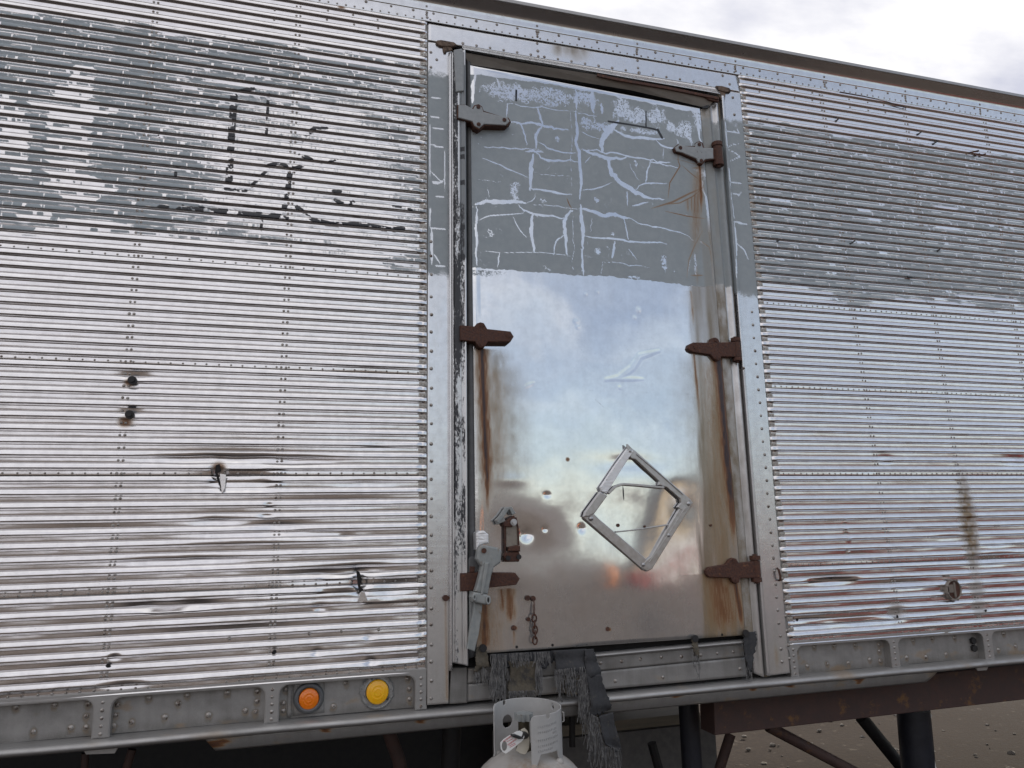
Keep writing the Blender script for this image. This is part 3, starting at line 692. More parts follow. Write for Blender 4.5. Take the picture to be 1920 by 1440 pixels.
for u in (570, 800, 1007, 1195, 1380, 1547, 1700, 1840):
    c = P(u, 60 + (u - 803) * .1695)
    for dz in (.012, .023, .033, .056): pts.append((c[0] + random.uniform(-.002, .002), -.0075 if dz > .045 else -.0052, zT + dz))
rivets('rail_rivets', pts, .0058, M_RIVET, trailer, .003)
hp = along((868, 81.5), (1326, 157), 19, Y_POST)
for u in (1007, 1195):
    v0 = 43 + (u - 803) * .1695
    for q in (4, 18, 28): hp.append(P(u + q * .08, v0 + q, Y_POST))
for u, v in ((1355, 142), (1368, 158), (1374, 183), (1377, 215)): hp.append(P(u, v, Y_POST))
rivets('header_rivets', hp, .0062, M_RIVET, trailer, .003)
# post rivets
pr = [P(u, v, Y_POST) for u, v in ((808, 98), (819, 112), (808, 126), (808, 453), (808, 480), (809, 515))]
pr += [P(808.5 + (i % 2) * .6, 557 + i * 34.2 + random.uniform(-3, 3), Y_POST) for i in range(23)]
for i in range(28):
    v = 585 + i * 24.3; pr.append(P(1410 + (v - 585) * .0865 + random.uniform(-.8, .8), v, Y_POST))
for v in (1085, 1125, 1155, 1183, 1210, 1235): pr.append(P(1412 + (v - 585) * .0865 + 12, v, Y_POST))
rivets('post_rivets', pr, .0062, M_RIVET, trailer, .0032)
sheet('post_edge', [(797.5, 46), (803, 47), (801.5, 1322), (797.5, 1322)], -.0008, 3, 60, M_RAIL, trailer, plain(.5))
sheet('post_edge', [(1381, 142), (1386, 143), (1486, 1262), (1479, 1262)], -.0008, 3, 60, M_RAIL, trailer, plain(.5))

# sealant lumps at the two header corners
def lump(name, px, yf, th, seed):
    o = plate(name, px, yf, th, M_SEALANT, trailer, bev=0.004, seg=3)
    return o
lump('sealant_lump', T([(450, 450), (480, 420), (560, 408), (740, 440), (860, 460), (920, 510), (880, 560), (780, 560), (640, 560), (540, 545), (470, 500)], 780, 40, 1 / 12), -.012, .012, 1)
lump('sealant_lump', T([(600, 540), (780, 560), (840, 640), (700, 670), (680, 720), (630, 720), (605, 640)], 780, 40, 1 / 12), -.008, .008, 2)
lump('sealant_lump', T([(1000, 240), (1130, 245), (1290, 290), (1345, 345), (1320, 395), (1200, 390), (1040, 340), (1010, 300)], 1260, 140, 1 / 12), -.012, .012, 3)
lump('sealant_lump', T([(1030, 330), (1100, 360), (1215, 400), (1200, 560), (1150, 590), (1080, 520), (1020, 470)], 1260, 140, 1 / 12), -.008, .008, 4)

# left door trim: a stepped extrusion standing proud of the side
def trim_field(u):
    def f(X, Z, s, t):
        top, bot = line_z(X, PT_TOP), line_z(X, PT_BOT)
        up = sst(-.01, .02, Z - bot + (fbm(X * 90, Z * 20, 3) - .5) * .04) * sst(-.02, .03, top + .01 - Z)
        n = fbm(X * 60, Z * 5, 9)
        bl = np.where(s < .04, .25, np.where(s < .50, .53, np.where(s < .84, .49, .15))) + (n - .5) * .30
        bl = bl - .16 * sst(zC, zE, Z) - .25 * sst(zA + .1, zA + .6, Z) * (s > .4)
        gr = up * np.where(s > .5, .75, .35)
        # short black bars left from lettering
        for v in (288, 302, 350, 433, 488):
            z = P(862, v)[2]; bl = np.where((np.abs(Z - z) < .0085) & (s > .55) & (s < .85), 1.0, bl)
        return np.stack([gr, s * 0, s * 0, np.clip(bl, 0, 1)], -1)
    return f
sheet('door_trim', [(848, 97), (874, 93), (879, 1249), (850, 1243)], -.034, 40, 520, M_TRIM, trailer, trim_field(0),
      lambda X, Z, s, t: .004 * np.exp(-((s - .0) / .06) ** 2) + .006 * np.exp(-((s - .12) / .03) ** 2) + .003 * np.exp(-((s - .62) / .03) ** 2) - .003 * np.exp(-((s - .88) / .06) ** 2) + .006 * sst(.93, 1, s), skirt=.045)
sheet('trim_strip', [(841, 99), (847, 99), (849, 1256), (843, 1258)], -.016, 8, 120, M_FRAME, trailer, plain(.12), lambda X, Z, s, t: -.006 * np.sin(PI * s), skirt=.02)
sheet('door_gasket', [(875, 105), (884, 121), (895, 1228), (879, 1235)], -.004, 6, 80, M_RUBBER, trailer, None, lambda X, Z, s, t: -.006 * np.sin(PI * s), skirt=.02)
plate('trim_cap', [(851, 93), (866, 90.5), (870, 97), (870, 170), (855, 172)], -.040, .018, M_HINGE_GREY, trailer, .003)

# dark backing behind the door opening
plate('door_opening', [(836, 90), (1358, 170), (1446, 1275), (836, 1325)], .030, .03, M_HOLE, trailer, 0)
# header reveal: the underside of the lip, sloping back to the door
def reveal():
    a = [P(u, v, -.026) for u, v in ((868, 98), (1000, 121.5), (1156, 146), (1250, 163), (1346, 181))]
    b = [P(u, v, -.002) for u, v in ((880, 121), (1000, 139), (1182, 169), (1260, 187), (1326, 203))]
    V = np.array(a + b + [p + np.array([0, .01, .02]) for p in b]); n = 5
    F = [(i, i + 1, n + i + 1, n + i) for i in range(n - 1)] + [(n + i, n + i + 1, 2 * n + i + 1, 2 * n + i) for i in range(n - 1)]
    link('header_reveal', mesh_np('header_reveal', V, F, False), M_TAN_REVEAL, trailer)
    bar('rusty_edge', [(1120, 140), (1156, 148), (1250, 164), (1348, 184)], 5, -.028, .006, M_RUST, trailer)
    plate('rusty_edge', [(1318, 180), (1349, 184), (1348, 191), (1330, 187)], -.024, .01, M_RUST, trailer, .002)
    plate('torn_flap', [(1316, 200), (1330, 196), (1328, 203), (1318, 203)], -.018, .006, M_DARK, trailer, .001)
reveal()
# right jamb: strip, channel, dark gutter
def jamb_field(di, seed, paint=True):
    def f(X, Z, s, t):
        top, bot = line_z(X, PT_TOP), line_z(X, PT_BOT)
        ne = fbm(X * 60, Z * 30, seed)
        pa = sst(-.02, .03, top - .02 - Z + (ne - .5) * .06) * sst(-.006, .006, Z - bot + .004 + (ne - .5) * .02) * (1 if paint else 0) * .95
        cr = np.zeros_like(X)
        d = di * (0.5 + ne) + .25 * sst(zA, zE, Z) * fbm(X * 50, Z * 3, seed + 1)
        c = P(1345, 240); pa *= 1 - np.exp(-((Z - c[2]) / .03) ** 2) * .3
        return np.stack([pa, .5 * sst(.66, .8, fbm(X * 55, Z * 4, seed + 2)) * (Z < zA), d, cr], -1)
    return f
sheet('jamb_strip', [(1313, 205), (1331, 202), (1413, 1192), (1398, 1194)], -.005, 8, 260, M_FRAME, trailer, jamb_field(.75, 31))
sheet('jamb_channel', [(1331, 196), (1346, 190), (1433, 1270), (1414, 1262)], .004, 10, 260, M_FRAME, trailer, jamb_field(.30, 33), lambda X, Z, s, t: .006 * np.sin(PI * s * 2))
sheet('jamb_gutter', [(1346, 188), (1356, 182), (1443, 1268), (1433, 1270)], .012, 6, 200, M_FRAME, trailer, jamb_field(.85, 35, True))
sheet('post_flange', [(1353, 178), (1358, 178), (1397, 692), (1393, 692)], -.010, 4, 120, M_FRAME, trailer, gap_field(.1, 0, False), skirt=.02)
sheet('post_flange', [(1393, 693), (1397, 693), (1444, 1266), (1439, 1267)], -.010, 4, 120, M_FRAME, trailer, plain(.3), skirt=.02)

# ---- sill under the door
sheet('sill_ledge', [(1085, 1227), (1392, 1199), (1393, 1207), (1085, 1236)], .000, 60, 8, M_RAIL, trailer, plain(.15), lambda X, Z, s, t: -.012 * np.sin(PI * t) - .004)
def grime(a): return lambda X, Z, s, t: np.stack([X * 0, .25 * sst(.58, .8, fbm(X * 14, Z * 30, 5)), a + .5 * (fbm(X * 16, Z * 22, 6) - .4), X * 0], -1)
sheet('sill_panel', [(878, 1254), (1393, 1207), (1396, 1231), (876, 1282)], .004, 60, 8, M_RAIL, trailer, grime(.45))
sheet('sill_panel', [(876, 1283), (1396, 1232), (1401, 1268), (874, 1316)], .006, 60, 8, M_RAIL, trailer, grime(.35))
sheet('sill_end', [(846, 1252), (876, 1252), (876, 1318), (842, 1320)], .002, 12, 20, M_RAIL, trailer, grime(.6))
rivets('sill_rivets', [P(u, v, .004) for u, v in ((1126, 1243), (1166, 1240), (1201, 1236), (1240, 1232), (1278, 1231), (1314, 1228), (1345, 1225), (1375, 1222))] + [P(u, v, .006) for u, v in ((1154, 1277), (1243, 1270), (1388, 1254))], .0065, M_RIVET, trailer, .003)

# ---- bottom rail: comb-shaped web in front of recessed pocket panels
def rail_px(u): return 1405 - .0885 * u                  # the bright nose in the photograph
def e_px(u): return 1312 - .0752 * u
def rail_bottom():
    yb = .028
    # pocket back panels
    zt, zb = zE - .008, zF + .006
    cols_left = [(-2.9, -2.86), (-2.2, -2.14)]
    webs = [(150, 172, 205), (0, 497, 523), (0, 779, 801)]
    chans = [(P(174, 1345)[0], P(208, 1345)[0]), (P(496, 1330)[0], P(523, 1330)[0]), (P(778, 1310)[0], P(800, 1310)[0]),
             (P(1481, 1240)[0], P(1495, 1240)[0]), (P(1669, 1225)[0], P(1685, 1225)[0]), (P(1843, 1205)[0], P(1860, 1205)[0])]
    sp = chans[1][0] - chans[0][0]
    chL = [(chans[0][0] - sp * i, chans[0][1] - sp * i) for i in range(1, 6)][::-1] + chans[:3]
    spr = chans[4][0] - chans[3][0]
    chR = chans[3:] + [(chans[5][0] + spr * i, chans[5][1] + spr * i) for i in range(1, 5)]
    def comb(ch, xa, xb):
        r = .026; pl = [(xa, zE - .001), (xb, zE - .001)]
        # walk right to left along the lower outline
        top = zE - .020
        segs = sorted(ch, reverse=True); x = xb
        out = []
        for (a, b) in segs:
            if b < x - .05:
                out += [(x, top)] if x == xb else []
                for q in range(5): an = PI / 2 * q / 4; out.append((b + r - r * math.sin(an), top - r + r * math.cos(an)))
            else: out += [(min(b, xb), top)]
            out += [(min(b, xb), zF + .004), (a, zF + .004)]
            for q in range(5): an = PI / 2 * q / 4; out.append((a - r + r * math.sin(PI / 2 - an) if False else a - r + r * math.cos(an), top - r + r * math.sin(an)))
            x = a
        out += [(xa, top)]
        me = bpy.data.meshes.new('rail_web'); bm = bmesh.new()
        vs = []
        last = None
        for X, Z in pl + out:
            if last and abs(X - last[0]) < 1e-5 and abs(Z - last[1]) < 1e-5: continue
            vs.append(bm.verts.new((X, -.0035, Z))); last = (X, Z)
        f = bm.faces.new(vs); f.normal_update()
        if f.normal.y > 0: f.normal_flip()
        g = bmesh.ops.extrude_face_region(bm, geom=[f])
        for v in g['geom']:
            if isinstance(v, bmesh.types.BMVert): v.co.y += yb + .004
        bmesh.ops.recalc_face_normals(bm, faces=bm.faces[:]); bmesh.ops.triangulate(bm, faces=[f for f in bm.faces if len(f.verts) > 4])
        ed = [e for e in bm.edges if len(e.link_faces) == 2 and e.calc_face_angle(0) > .4 and any(fc.normal.y < -.9 for fc in e.link_faces)]
        bmesh.ops.bevel(bm, geom=ed, offset=.003, segments=3, affect='EDGES', clamp_overlap=True)
        bm.to_mesh(me); bm.free()
        link('rail_web', me, M_RAIL, trailer)
    comb(chL, XL_END, P(801, 1300)[0]); comb(chR, P(1481, 1240)[0], XR_END)
    q = [P(u, v, yb) for u, v in ((30, 1326), (102, 1322), (166, 1320), (162, 1343), (161, 1364), (63, 1372), (133, 1365), (220, 1322), (216, 1341), (213, 1361), (279, 1309), (351, 1304), (334, 1319), (426, 1299), (309, 1345), (247, 1354), (391, 1341), (460, 1333), (483, 1296), (482, 1315), (479, 1335), (536, 1293), (531, 1319), (531, 1333), (649, 1281), (625, 1325), (764, 1273), (767, 1292), (768, 1311),
                                     (1527, 1213), (1564, 1211), (1604, 1210), (1648, 1209), (1649, 1221), (1651, 1239), (1514, 1249), (1551, 1245), (1591, 1243), (1631, 1237), (1712, 1201), (1748, 1197), (1790, 1196), (1700, 1233), (1736, 1232), (1774, 1227), (1882, 1188), (1872, 1218), (1904, 1212), (1494, 1218))]
    def pocket_field(X, Z):
        c = grime(.30)(X, Z, 0, 0)
        for p in q:
            m = np.nonzero((np.abs(X - p[0]) < .03) & (np.abs(Z - p[2]) < .05))[0]
            if len(m):
                d = np.hypot(X[m] - p[0], (Z[m] - p[2]) * np.where(Z[m] < p[2], .6, 1)) / .0125 + (fbm(X[m] * 120, Z[m] * 120, 4) - .5) * .6
                c[m, 1] = np.maximum(c[m, 1], .20 * (1 - sst(.6, 1.1, d))); c[m, 2] = np.maximum(c[m, 2], .55 * (1 - sst(.6, 1.5, d)))
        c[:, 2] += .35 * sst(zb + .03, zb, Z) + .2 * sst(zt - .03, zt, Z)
        return c
    # the pocket panels between the webs
    for ch in (chL, chR):
        c = sorted(ch)
        for (a0, b0), (a1, b1) in zip(c[:-1], c[1:]):
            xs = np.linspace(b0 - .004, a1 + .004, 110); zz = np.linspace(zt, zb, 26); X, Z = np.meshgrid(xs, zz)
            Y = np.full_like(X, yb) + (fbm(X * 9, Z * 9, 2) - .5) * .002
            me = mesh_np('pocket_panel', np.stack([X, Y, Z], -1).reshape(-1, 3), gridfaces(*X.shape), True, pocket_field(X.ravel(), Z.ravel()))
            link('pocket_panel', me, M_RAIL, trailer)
    # nose ledge (half round) and lower flange
    xs = np.linspace(XL_END, XR_END, 220)
    pr = [(yb + .004, .006), (-.004, .004), (-.016, .001), (-.024, -.004), (-.027, -.010), (-.024, -.017), (-.015, -.021), (-.004, -.023)]
    X = np.repeat(xs[None], len(pr), 0); Y = np.repeat(np.array([p[0] for p in pr])[:, None], len(xs), 1) + (fbm(X * 5, X * 0, 8) - .5) * .003
    Z = zF + np.repeat(np.array([p[1] for p in pr])[:, None], len(xs), 1) + (fbm(X * 2.2, X * 0 + 3, 9) - .5) * .008
    me = mesh_np('bottom_rail', np.stack([X, Y, Z], -1).reshape(-1, 3), gridfaces(*X.shape), True, grime(.10)(X.ravel(), Z.ravel(), 0, 0))
    link('bottom_rail', me, M_RAIL, trailer)
    xa, xb = P(384, 1390)[0], P(1737, 1258)[0]
    fl = [(xa, zF - .022), (xb + .05, zF - .022), (xb, zF - .056), (xa + .03, zF - .058)]
    nx = 120; s = np.linspace(0, 1, nx)
    prt = np.linspace(0, 1, 8)
    Sg, Tg = np.meshgrid(s, prt)
    X = (fl[0][0] * (1 - Sg) + fl[1][0] * Sg) * (1 - Tg) + (fl[3][0] * (1 - Sg) + fl[2][0] * Sg) * Tg
    Z = zF - .022 - .038 * Tg; Y = -.004 + .012 * Tg ** 2
    def ff(X, Z):
        c = grime(.30)(X, Z, 0, 0)
        for u, v in ((400, 1395), (412, 1393), (610, 1366), (790, 1348), (1268, 1302), (1410, 1289), (1478, 1283), (1610, 1275)):
            p = P(u, v); d = np.hypot((X - p[0]) / .022, (Z - p[2]) / .014) + (fbm(X * 90, Z * 90, 4) - .5) * .5
            c[:, 1] = np.maximum(c[:, 1], .75 * (1 - sst(.6, 1.0, d)))
        return c
    me = mesh_np('lower_flange', np.stack([X, Y, Z], -1).reshape(-1, 3), gridfaces(*X.shape), True, ff(X.ravel(), Z.ravel()))
    o = link('lower_flange', me, M_RAIL, trailer); mo = o.modifiers.new('thick', 'SOLIDIFY'); mo.thickness = .006; mo.offset = -1
    # hanging brackets
    plate('rail_bracket', [(148, 1393), (231, 1386), (215, 1413), (161, 1415)], .004, .005, M_RAIL, trailer, .001)
    plate('rail_bracket', [(1825, 1247), (1857, 1244), (1850, 1257), (1834, 1258)], .004, .005, M_RAIL, trailer, .001)
    # rivets of web and pockets
    w = []
    for (a, b) in chL[-4:] + chR[:4]:
        for i in range(5): w.append(((a + b) / 2, -.0035, zE - .030 - i * .0205))
    rivets('web_rivets', w, .0052, M_RIVET, trailer, .002)
    rivets('pocket_rivets', q, .0074, M_RIVET, trailer, .003)
    b = B()
    for u, v in ((1822, 1201), (1824, 1215)):
        p = P(u, v, yb); b.cyl(p, p + np.array([0, -.012, 0]), .013, 6)
    b.done('rail_bolts', M_DARK, trailer)
rail_bottom()

# ---- marker lamps
def lamp(u, v, ru, rv, bez, ou, ov, lm, clear):
    y0 = .028
    c = P(u, v, y0); m = mpp(u, v, y0)
    t = bpy.data.objects.new('marker_lamp', None); COL.objects.link(t); t.parent = trailer; t.location = c; t.matrix_parent_inverse = MW(trailer).inverted()
    b = B(); cb = Vector(P(u + ou, v + ov, y0)); seg = 40; prev = None
    R = bez * m
    prof = [(1.0, 0), (1.0, -.008), (.93, -.016), (.80, -.019), (.70, -.017), (.66, -.010), (.66, -.004)] if not clear else [(1.0, 0), (1.0, -.004), (.92, -.008), (.80, -.007), (.70, -.009), (.64, -.006), (.64, -.002)]
    for r, y in prof:
        cur = [b.bm.verts.new(cb + Vector((R * r * math.cos(2 * PI * k / seg) * (1 + (.05 * (hash((k * 7) % 11) % 3 - 1) if clear and r > .9 else 0)), y, R * r * math.sin(2 * PI * k / seg)))) for k in range(seg)]
        if prev:
            for k in range(seg): b.bm.faces.new((prev[k], prev[(k + 1) % seg], cur[(k + 1) % seg], cur[k]))
        prev = cur
    b.done('bezel', M_RUBBER if not clear else simple('dirty_clear_ring', (0.20, 0.20, 0.20), (0.34, 0.34, 0.33), 0.3, 0.3, 120, 0.5, (.05, .05, .05), (.55, .65)), t)
    b = B(); prev = None; rr = ru * m
    LP = [(1.0, -.009), (.99, -.013), (.95, -.0155), (.88, -.0168), (.74, -.0180), (.60, -.0190), (.57, -.0195), (.53, -.0196), (.50, -.0194), (.32, -.0200), (.30, -.0204), (.25, -.0205), (.22, -.0203), (.09, -.0206), (0, -.0206)]
    for r_, y in LP:
        if r_ == 0:
            vv = b.bm.verts.new(Vector(c) + Vector((0, y, 0)))
            for k in range(seg): b.bm.faces.new((prev[k], prev[(k + 1) % seg], vv))
        else:
            q = rr * r_
            cur = [b.bm.verts.new(Vector(c) + Vector((q * math.cos(2 * PI * k / seg), y, q * math.sin(2 * PI * k / seg) * rv / ru))) for k in range(seg)]
            if prev:
                for k in range(seg): b.bm.faces.new((prev[k], prev[(k + 1) % seg], cur[(k + 1) % seg], cur[k]))
            prev = cur
    b.done('lens', lm, t)
lamp(579, 1309, 19.5, 20.5, 29.5, 0, -1.5, M_LENS_O, False)
lamp(707, 1296, 22, 23.5, 34, 0, 0, M_LENS_Y, True)
sheet('lamp_plate', [(549, 1279), (609, 1273), (608, 1336), (549, 1343)], .0265, 8, 8, M_RAIL, trailer, grime(.35), skirt=.004)
sheet('lamp_strip', [(540, 1279), (547, 1279), (546, 1344), (538, 1345)], .022, 4, 8, M_RAIL, trailer, grime(.4), skirt=.01)

# ---- the box behind the side skin
b = B(); x0, x1 = XL_END, XR_END
b.box(((x0 + x1) / 2, 1.27, zF - .012), (x1 - x0, 2.46, .05)); b.done('floor', M_DARK, trailer, False)
b = B(); b.box(((x0 + x1) / 2, 1.28, zT + .142), (x1 - x0, 2.44, .03)); b.done('roof', M_RAIL, trailer, False)
b = B(); b.box(((x0 + x1) / 2, 2.49, (zF + zT) / 2 + .06), (x1 - x0, .03, zT - zF + .1)); b.done('far_side', M_RAIL, trailer, False)
b = B(); b.box((x1 - .03, 1.27, (zF + zT) / 2 + .06), (.03, 2.42, zT - zF + .1)); b.done('front_wall', M_RAIL, trailer, False)
b = B(); b.box((x0 + .03, 1.27, (zF + zT) / 2 + .06), (.03, 2.42, zT - zF + .1)); b.done('rear_wall', M_RAIL, trailer, False)
b = B(); b.box(((x0 + x1) / 2, .040, (zE + zT) / 2), (x1 - x0 - .1, .012, zT - zE)); b.done('inner_lining', M_HOLE, trailer, False)
for i in range(26):
    x = x0 + .25 + i * .32
    b = B(); b.box((x, 1.45, zF - .085), (.05, 2.0, .09)); b.done('cross_member', M_DARK, trailer, False)

# ---- the side door
door = bpy.data.objects.new('side_door', None); COL.objects.link(door); door.parent = trailer
door.location = P(1140, 1222); door.matrix_parent_inverse = MW(trailer).inverted()
CR = [([(660, 465), (672, 510), (690, 570)], 12), ([(550, 558), (620, 560), (690, 570), (740, 585), (830, 592)], 13), ([(690, 570), (660, 610), (655, 690)], 15), ([(500, 445), (495, 520)], 6),
      ([(500, 545), (560, 545), (590, 600), (605, 680)], 8), ([(872, 370), (878, 480)], 13), ([(872, 490), (882, 640), (888, 760), (893, 970)], 17), ([(957, 370), (968, 495)], 24), ([(972, 490), (975, 560)], 3),
      ([(1105, 540), (1040, 610), (1012, 660), (1015, 705)], 30), ([(1080, 588), (1130, 620), (1200, 635), (1355, 640)], 16), ([(1310, 650), (1340, 685), (1420, 692)], 10), ([(1350, 690), (1350, 750)], 4),
      ([(355, 680), (460, 685), (545, 695), (690, 705)], 6), ([(665, 655), (720, 690), (800, 712), (885, 722)], 7), ([(598, 708), (695, 712)], 12), ([(655, 715), (700, 755), (770, 762), (850, 755)], 11), ([(850, 760), (885, 768)], 5),
      ([(640, 725), (625, 800), (622, 920)], 20), ([(620, 912), (740, 930), (850, 945)], 11), ([(900, 700), (1000, 712), (1100, 725), (1250, 750), (1330, 765), (1430, 800)], 8), ([(915, 702), (975, 735), (1060, 748), (1145, 742)], 19),
      ([(1038, 742), (1060, 820), (1090, 870), (1180, 920), (1295, 968)], 26), ([(1290, 965), (1360, 970)], 8), ([(1195, 920), (1230, 885), (1370, 882)], 7), ([(1280, 770), (1260, 820), (1255, 880)], 8), ([(1275, 768), (1385, 770)], 10),
      ([(900, 920), (980, 915), (1070, 880)], 6), ([(360, 745), (480, 790), (610, 850)], 7), ([(325, 998), (400, 980), (500, 985), (600, 990)], 22), ([(600, 990), (650, 970), (655, 935)], 4), ([(640, 1000), (760, 1010), (900, 1020)], 4),
      ([(560, 1000), (600, 1040), (700, 1055), (815, 1072)], 11), ([(855, 1032), (812, 1080), (812, 1130), (825, 1270)], 16), ([(330, 1088), (420, 1060), (580, 1045), (592, 1033)], 6), ([(642, 1048), (630, 1150), (646, 1255)], 18),
      ([(753, 1275), (760, 1200), (812, 1163)], 7), ([(898, 1000), (905, 1130), (910, 1245)], 20), ([(900, 1240), (915, 1385)], 11), ([(900, 1018), (1000, 1045), (1090, 1062), (1165, 1074)], 20), ([(1160, 1072), (1250, 1110), (1370, 1130), (1480, 1160), (1515, 1195)], 7),
      ([(918, 1168), (1080, 1195), (1200, 1205), (1370, 1215)], 10), ([(1135, 1075), (1160, 1200)], 6), ([(1085, 1200), (1070, 1292)], 12), ([(370, 1250), (700, 1270), (860, 1280)], 3.5), ([(458, 1262), (445, 1340)], 6),
      ([(1150, 928), (1155, 1004)], 8), ([(1178, 1006), (1270, 985)], 8), ([(640, 825), (850, 850)], 2.5), ([(330, 860), (480, 875)], 2.5), ([(1020, 1310), (1280, 1340)], 3.5), ([(845, 480), (850, 900)], 2.5), ([(855, 1040), (858, 1370)], 2.5),
      ([(530, 1060), (560, 1130), (605, 1178)], 5), ([(1160, 1240), (1205, 1302)], 4), ([(325, 290), (312, 380), (308, 445)], 18), ([(440, 310), (460, 358)], 7), ([(1012, 448), (1015, 502)], 14), ([(490, 450), (870, 492)], 5), ([(885, 500), (990, 520)], 5),
      ([(1020, 1310), (1010, 1380)], 3), ([(1560, 870), (1590, 1000), (1612, 1200), (1626, 1440)], 16), ([(1530, 480), (1545, 600), (1560, 660)], 14), ([(1425, 640), (1432, 680)], 5), ([(1160, 770), (1220, 870)], 3), ([(950, 740), (920, 775)], 4),
      ([(890, 600), (1000, 640)], 4), ([(330, 1010), (333, 1330)], 12), ([(390, 900), (400, 960)], 3), ([(1550, 1200), (1600, 1230)], 7), ([(960, 1060), (958, 1160)], 3), ([(1500, 1290), (1480, 1380)], 3)]
def organic(p, seed):
    p = np.array(p, float)
    if len(p) == 2: p = np.array([p[0], p[0] * .66 + p[1] * .34, p[0] * .34 + p[1] * .66, p[1]])
    rnd = np.random.RandomState(seed)
    for it in range(2):
        q = [p[0]]
        for a, b in zip(p[:-1], p[1:]): q += [a * .75 + b * .25, a * .25 + b * .75]
        p = np.array(q + [p[-1]])
        L = np.linalg.norm(p[-1] - p[0]); p[1:-1] += rnd.normal(0, min(4.5, .014 * L + .6) / (it + 1.0), p[1:-1].shape)
    return [tuple(a) for a in p]
CRW = [(PW(C3(organic(p, i)), -.012), w * .34375) for i, (p, w) in enumerate(CR)]
WORN = [(600, 400, 230, 44), (760, 440, 60, 30), (1210, 520, 150, 50), (1460, 590, 70, 60), (520, 395, 150, 55), (760, 405, 130, 48), (900, 420, 100, 45), (1130, 480, 60, 70), (1010, 575, 110, 34), (930, 560, 40, 40), (1240, 600, 120, 18), (1330, 520, 60, 70), (1390, 570, 40, 40), (1545, 520, 50, 80), (1495, 600, 14, 90), (1560, 830, 40, 30), (770, 640, 16, 18), (540, 930, 24, 55),
        (690, 980, 20, 22), (1355, 1320, 18, 55), (990, 1255, 16, 16), (985, 970, 14, 16), (1200, 775, 10, 20), (1075, 1160, 14, 14), (1525, 1320, 8, 80), (1190, 1395, 40, 8)]
WORNW = [(P(780 + a * .34375, 40 + b * .34375, -.012), c * .34375 * .0025, d * .34375 * .0025) for a, b, c, d in WORN]
def door_field(X, Z, s, t):
    f = lambda pts: PW(pts, -.012)
    mm = .00183
    def lz(pts): w = np.array(f(pts)); return np.interp(X, w[:, 0], w[:, 2])
    top = lz(C3([(300, 285), (560, 318), (830, 358), (1100, 410), (1300, 450), (1560, 500)]))
    bot = lz(C3([(300, 1345), (500, 1355), (700, 1370), (900, 1387), (1050, 1390), (1250, 1415), (1500, 1442), (1640, 1448)]))
    n = fbm(X * 30, Z * 30, 3); nf = fbm(X * 130, Z * 130, 4)
    pa = sst(-.002, .004, top - Z + (n - .5) * .014) * sst(-.0022, .0022, Z - bot + (fbm(X * 45, Z * 0, 6, 5) - .5) * .013)
    pa = pa * .99
    worn = np.zeros_like(X)
    for c, a, b in WORNW:
        d = np.sqrt(((X - c[0]) / a) ** 2 + ((Z - c[2]) / b) ** 2) + (n - .5) * 1.1
        worn = np.maximum(worn, 1 - sst(.30, 1.55, d))
    nx_ = .45 * nf + .33 * hsh(np.floor(X * 420), np.floor(Z * 420), 8) + .22 * vn(X * 190, Z * 190, 9)
    pa = pa * (.25 + .75 * sst(-.07, .09, nx_ - worn * .62 + .02))
    # overspray beneath the band's lower left
    c = P(900, 522, -.012); ov = np.exp(-((X - c[0]) / .11) ** 2) * sst(-.045, 0, Z - bot + (nf - .5) * .05) * (Z < bot)
    pa = np.maximum(pa, .75 * ov * (Z < bot - .006))
    cr = np.zeros_like(X)
    for p, w in CRW: stroke(X, Z, p, w * mm, cr, 1, .0015, True, .30)
    vor = np.abs(fbm(X * 11, Z * 11, 61, 3) - .5); pa = pa * (1 - .55 * (vor < .0022))
    pa *= 1 - cr
    mk = np.zeros_like(X)
    for p, w, v in (([(547, 375), (547, 432)], 12, 1), ([(1050, 545), (1240, 575), (1320, 592)], 13, .95), ([(1320, 592), (1342, 634)], 17, .95), ([(1255, 490), (1255, 572)], 11, .75)):
        stroke(X, Z, f(C3(p)), w * .34375 * mm, mk, v, .002, False)
    stroke(X, Z, f([(905, 726), (1000, 729), (1170, 735), (1352, 741)]), .0016, mk, .55, .002, False, .5)
    stroke(X, Z, f(T([(1310, 965), (1400, 1050), (1470, 1085)], 780, 500, .25)), .0022, mk, .6, .002, True)
    stroke(X, Z, f(T([(490, 500), (500, 640)], 1060, 800, .21875)), .006, mk, .7, .003, True)
    for p in ([(870, 165), (900, 150)], [(990, 980), (940, 1040)]): stroke(X, Z, f(T(p, 1060, 800, .21875)), .002, mk, .4, .002, True)
    # ghosts of removed lettering
    gh = np.zeros_like(X)
    for a, b, c, d in ((485, 650, 985, 26), (555, 860, 1000, 16), (1155, 960, 1020, 24), (1275, 870, 1000, 12), (960, 960, 1060, 10)):
        stroke(X, Z, f(C3([(a, b), (a, c)])), d * .34375 * mm, gh, .30, .003, False)
    mk = np.maximum(mk, gh * (cr < .3))
    ru = np.zeros_like(X); di = np.full_like(X, .04)
    def streak(px, w0, val, halo, hv, hd, y0=None):
        w = np.array(f(px)); xc = np.interp(-Z, -w[:, 2], w[:, 0]); zt, zb = w[0, 2], w[-1, 2]
        fade = sst(zb - .01, zb + (zt - zb) * .45, Z) * sst(zt + .006, zt - (.004 if val > .3 else .10), Z)
        d = np.abs(X - xc - (fbm(X * 0, Z * 9, 5) - .5) * .006); nn = .75 + .5 * vn(X * 300, Z * 40, 7)
        nonlocal ru, di
        ru = np.maximum(ru, val * fade * np.exp(-(d / w0) ** 2.2) * nn)
        ru = np.maximum(ru, hv * fade * np.exp(-(d / halo) ** 2) * nn)
        di = np.maximum(di, hd * fade * np.exp(-(d / (halo * 2.2)) ** 2) * (.6 + .8 * n))
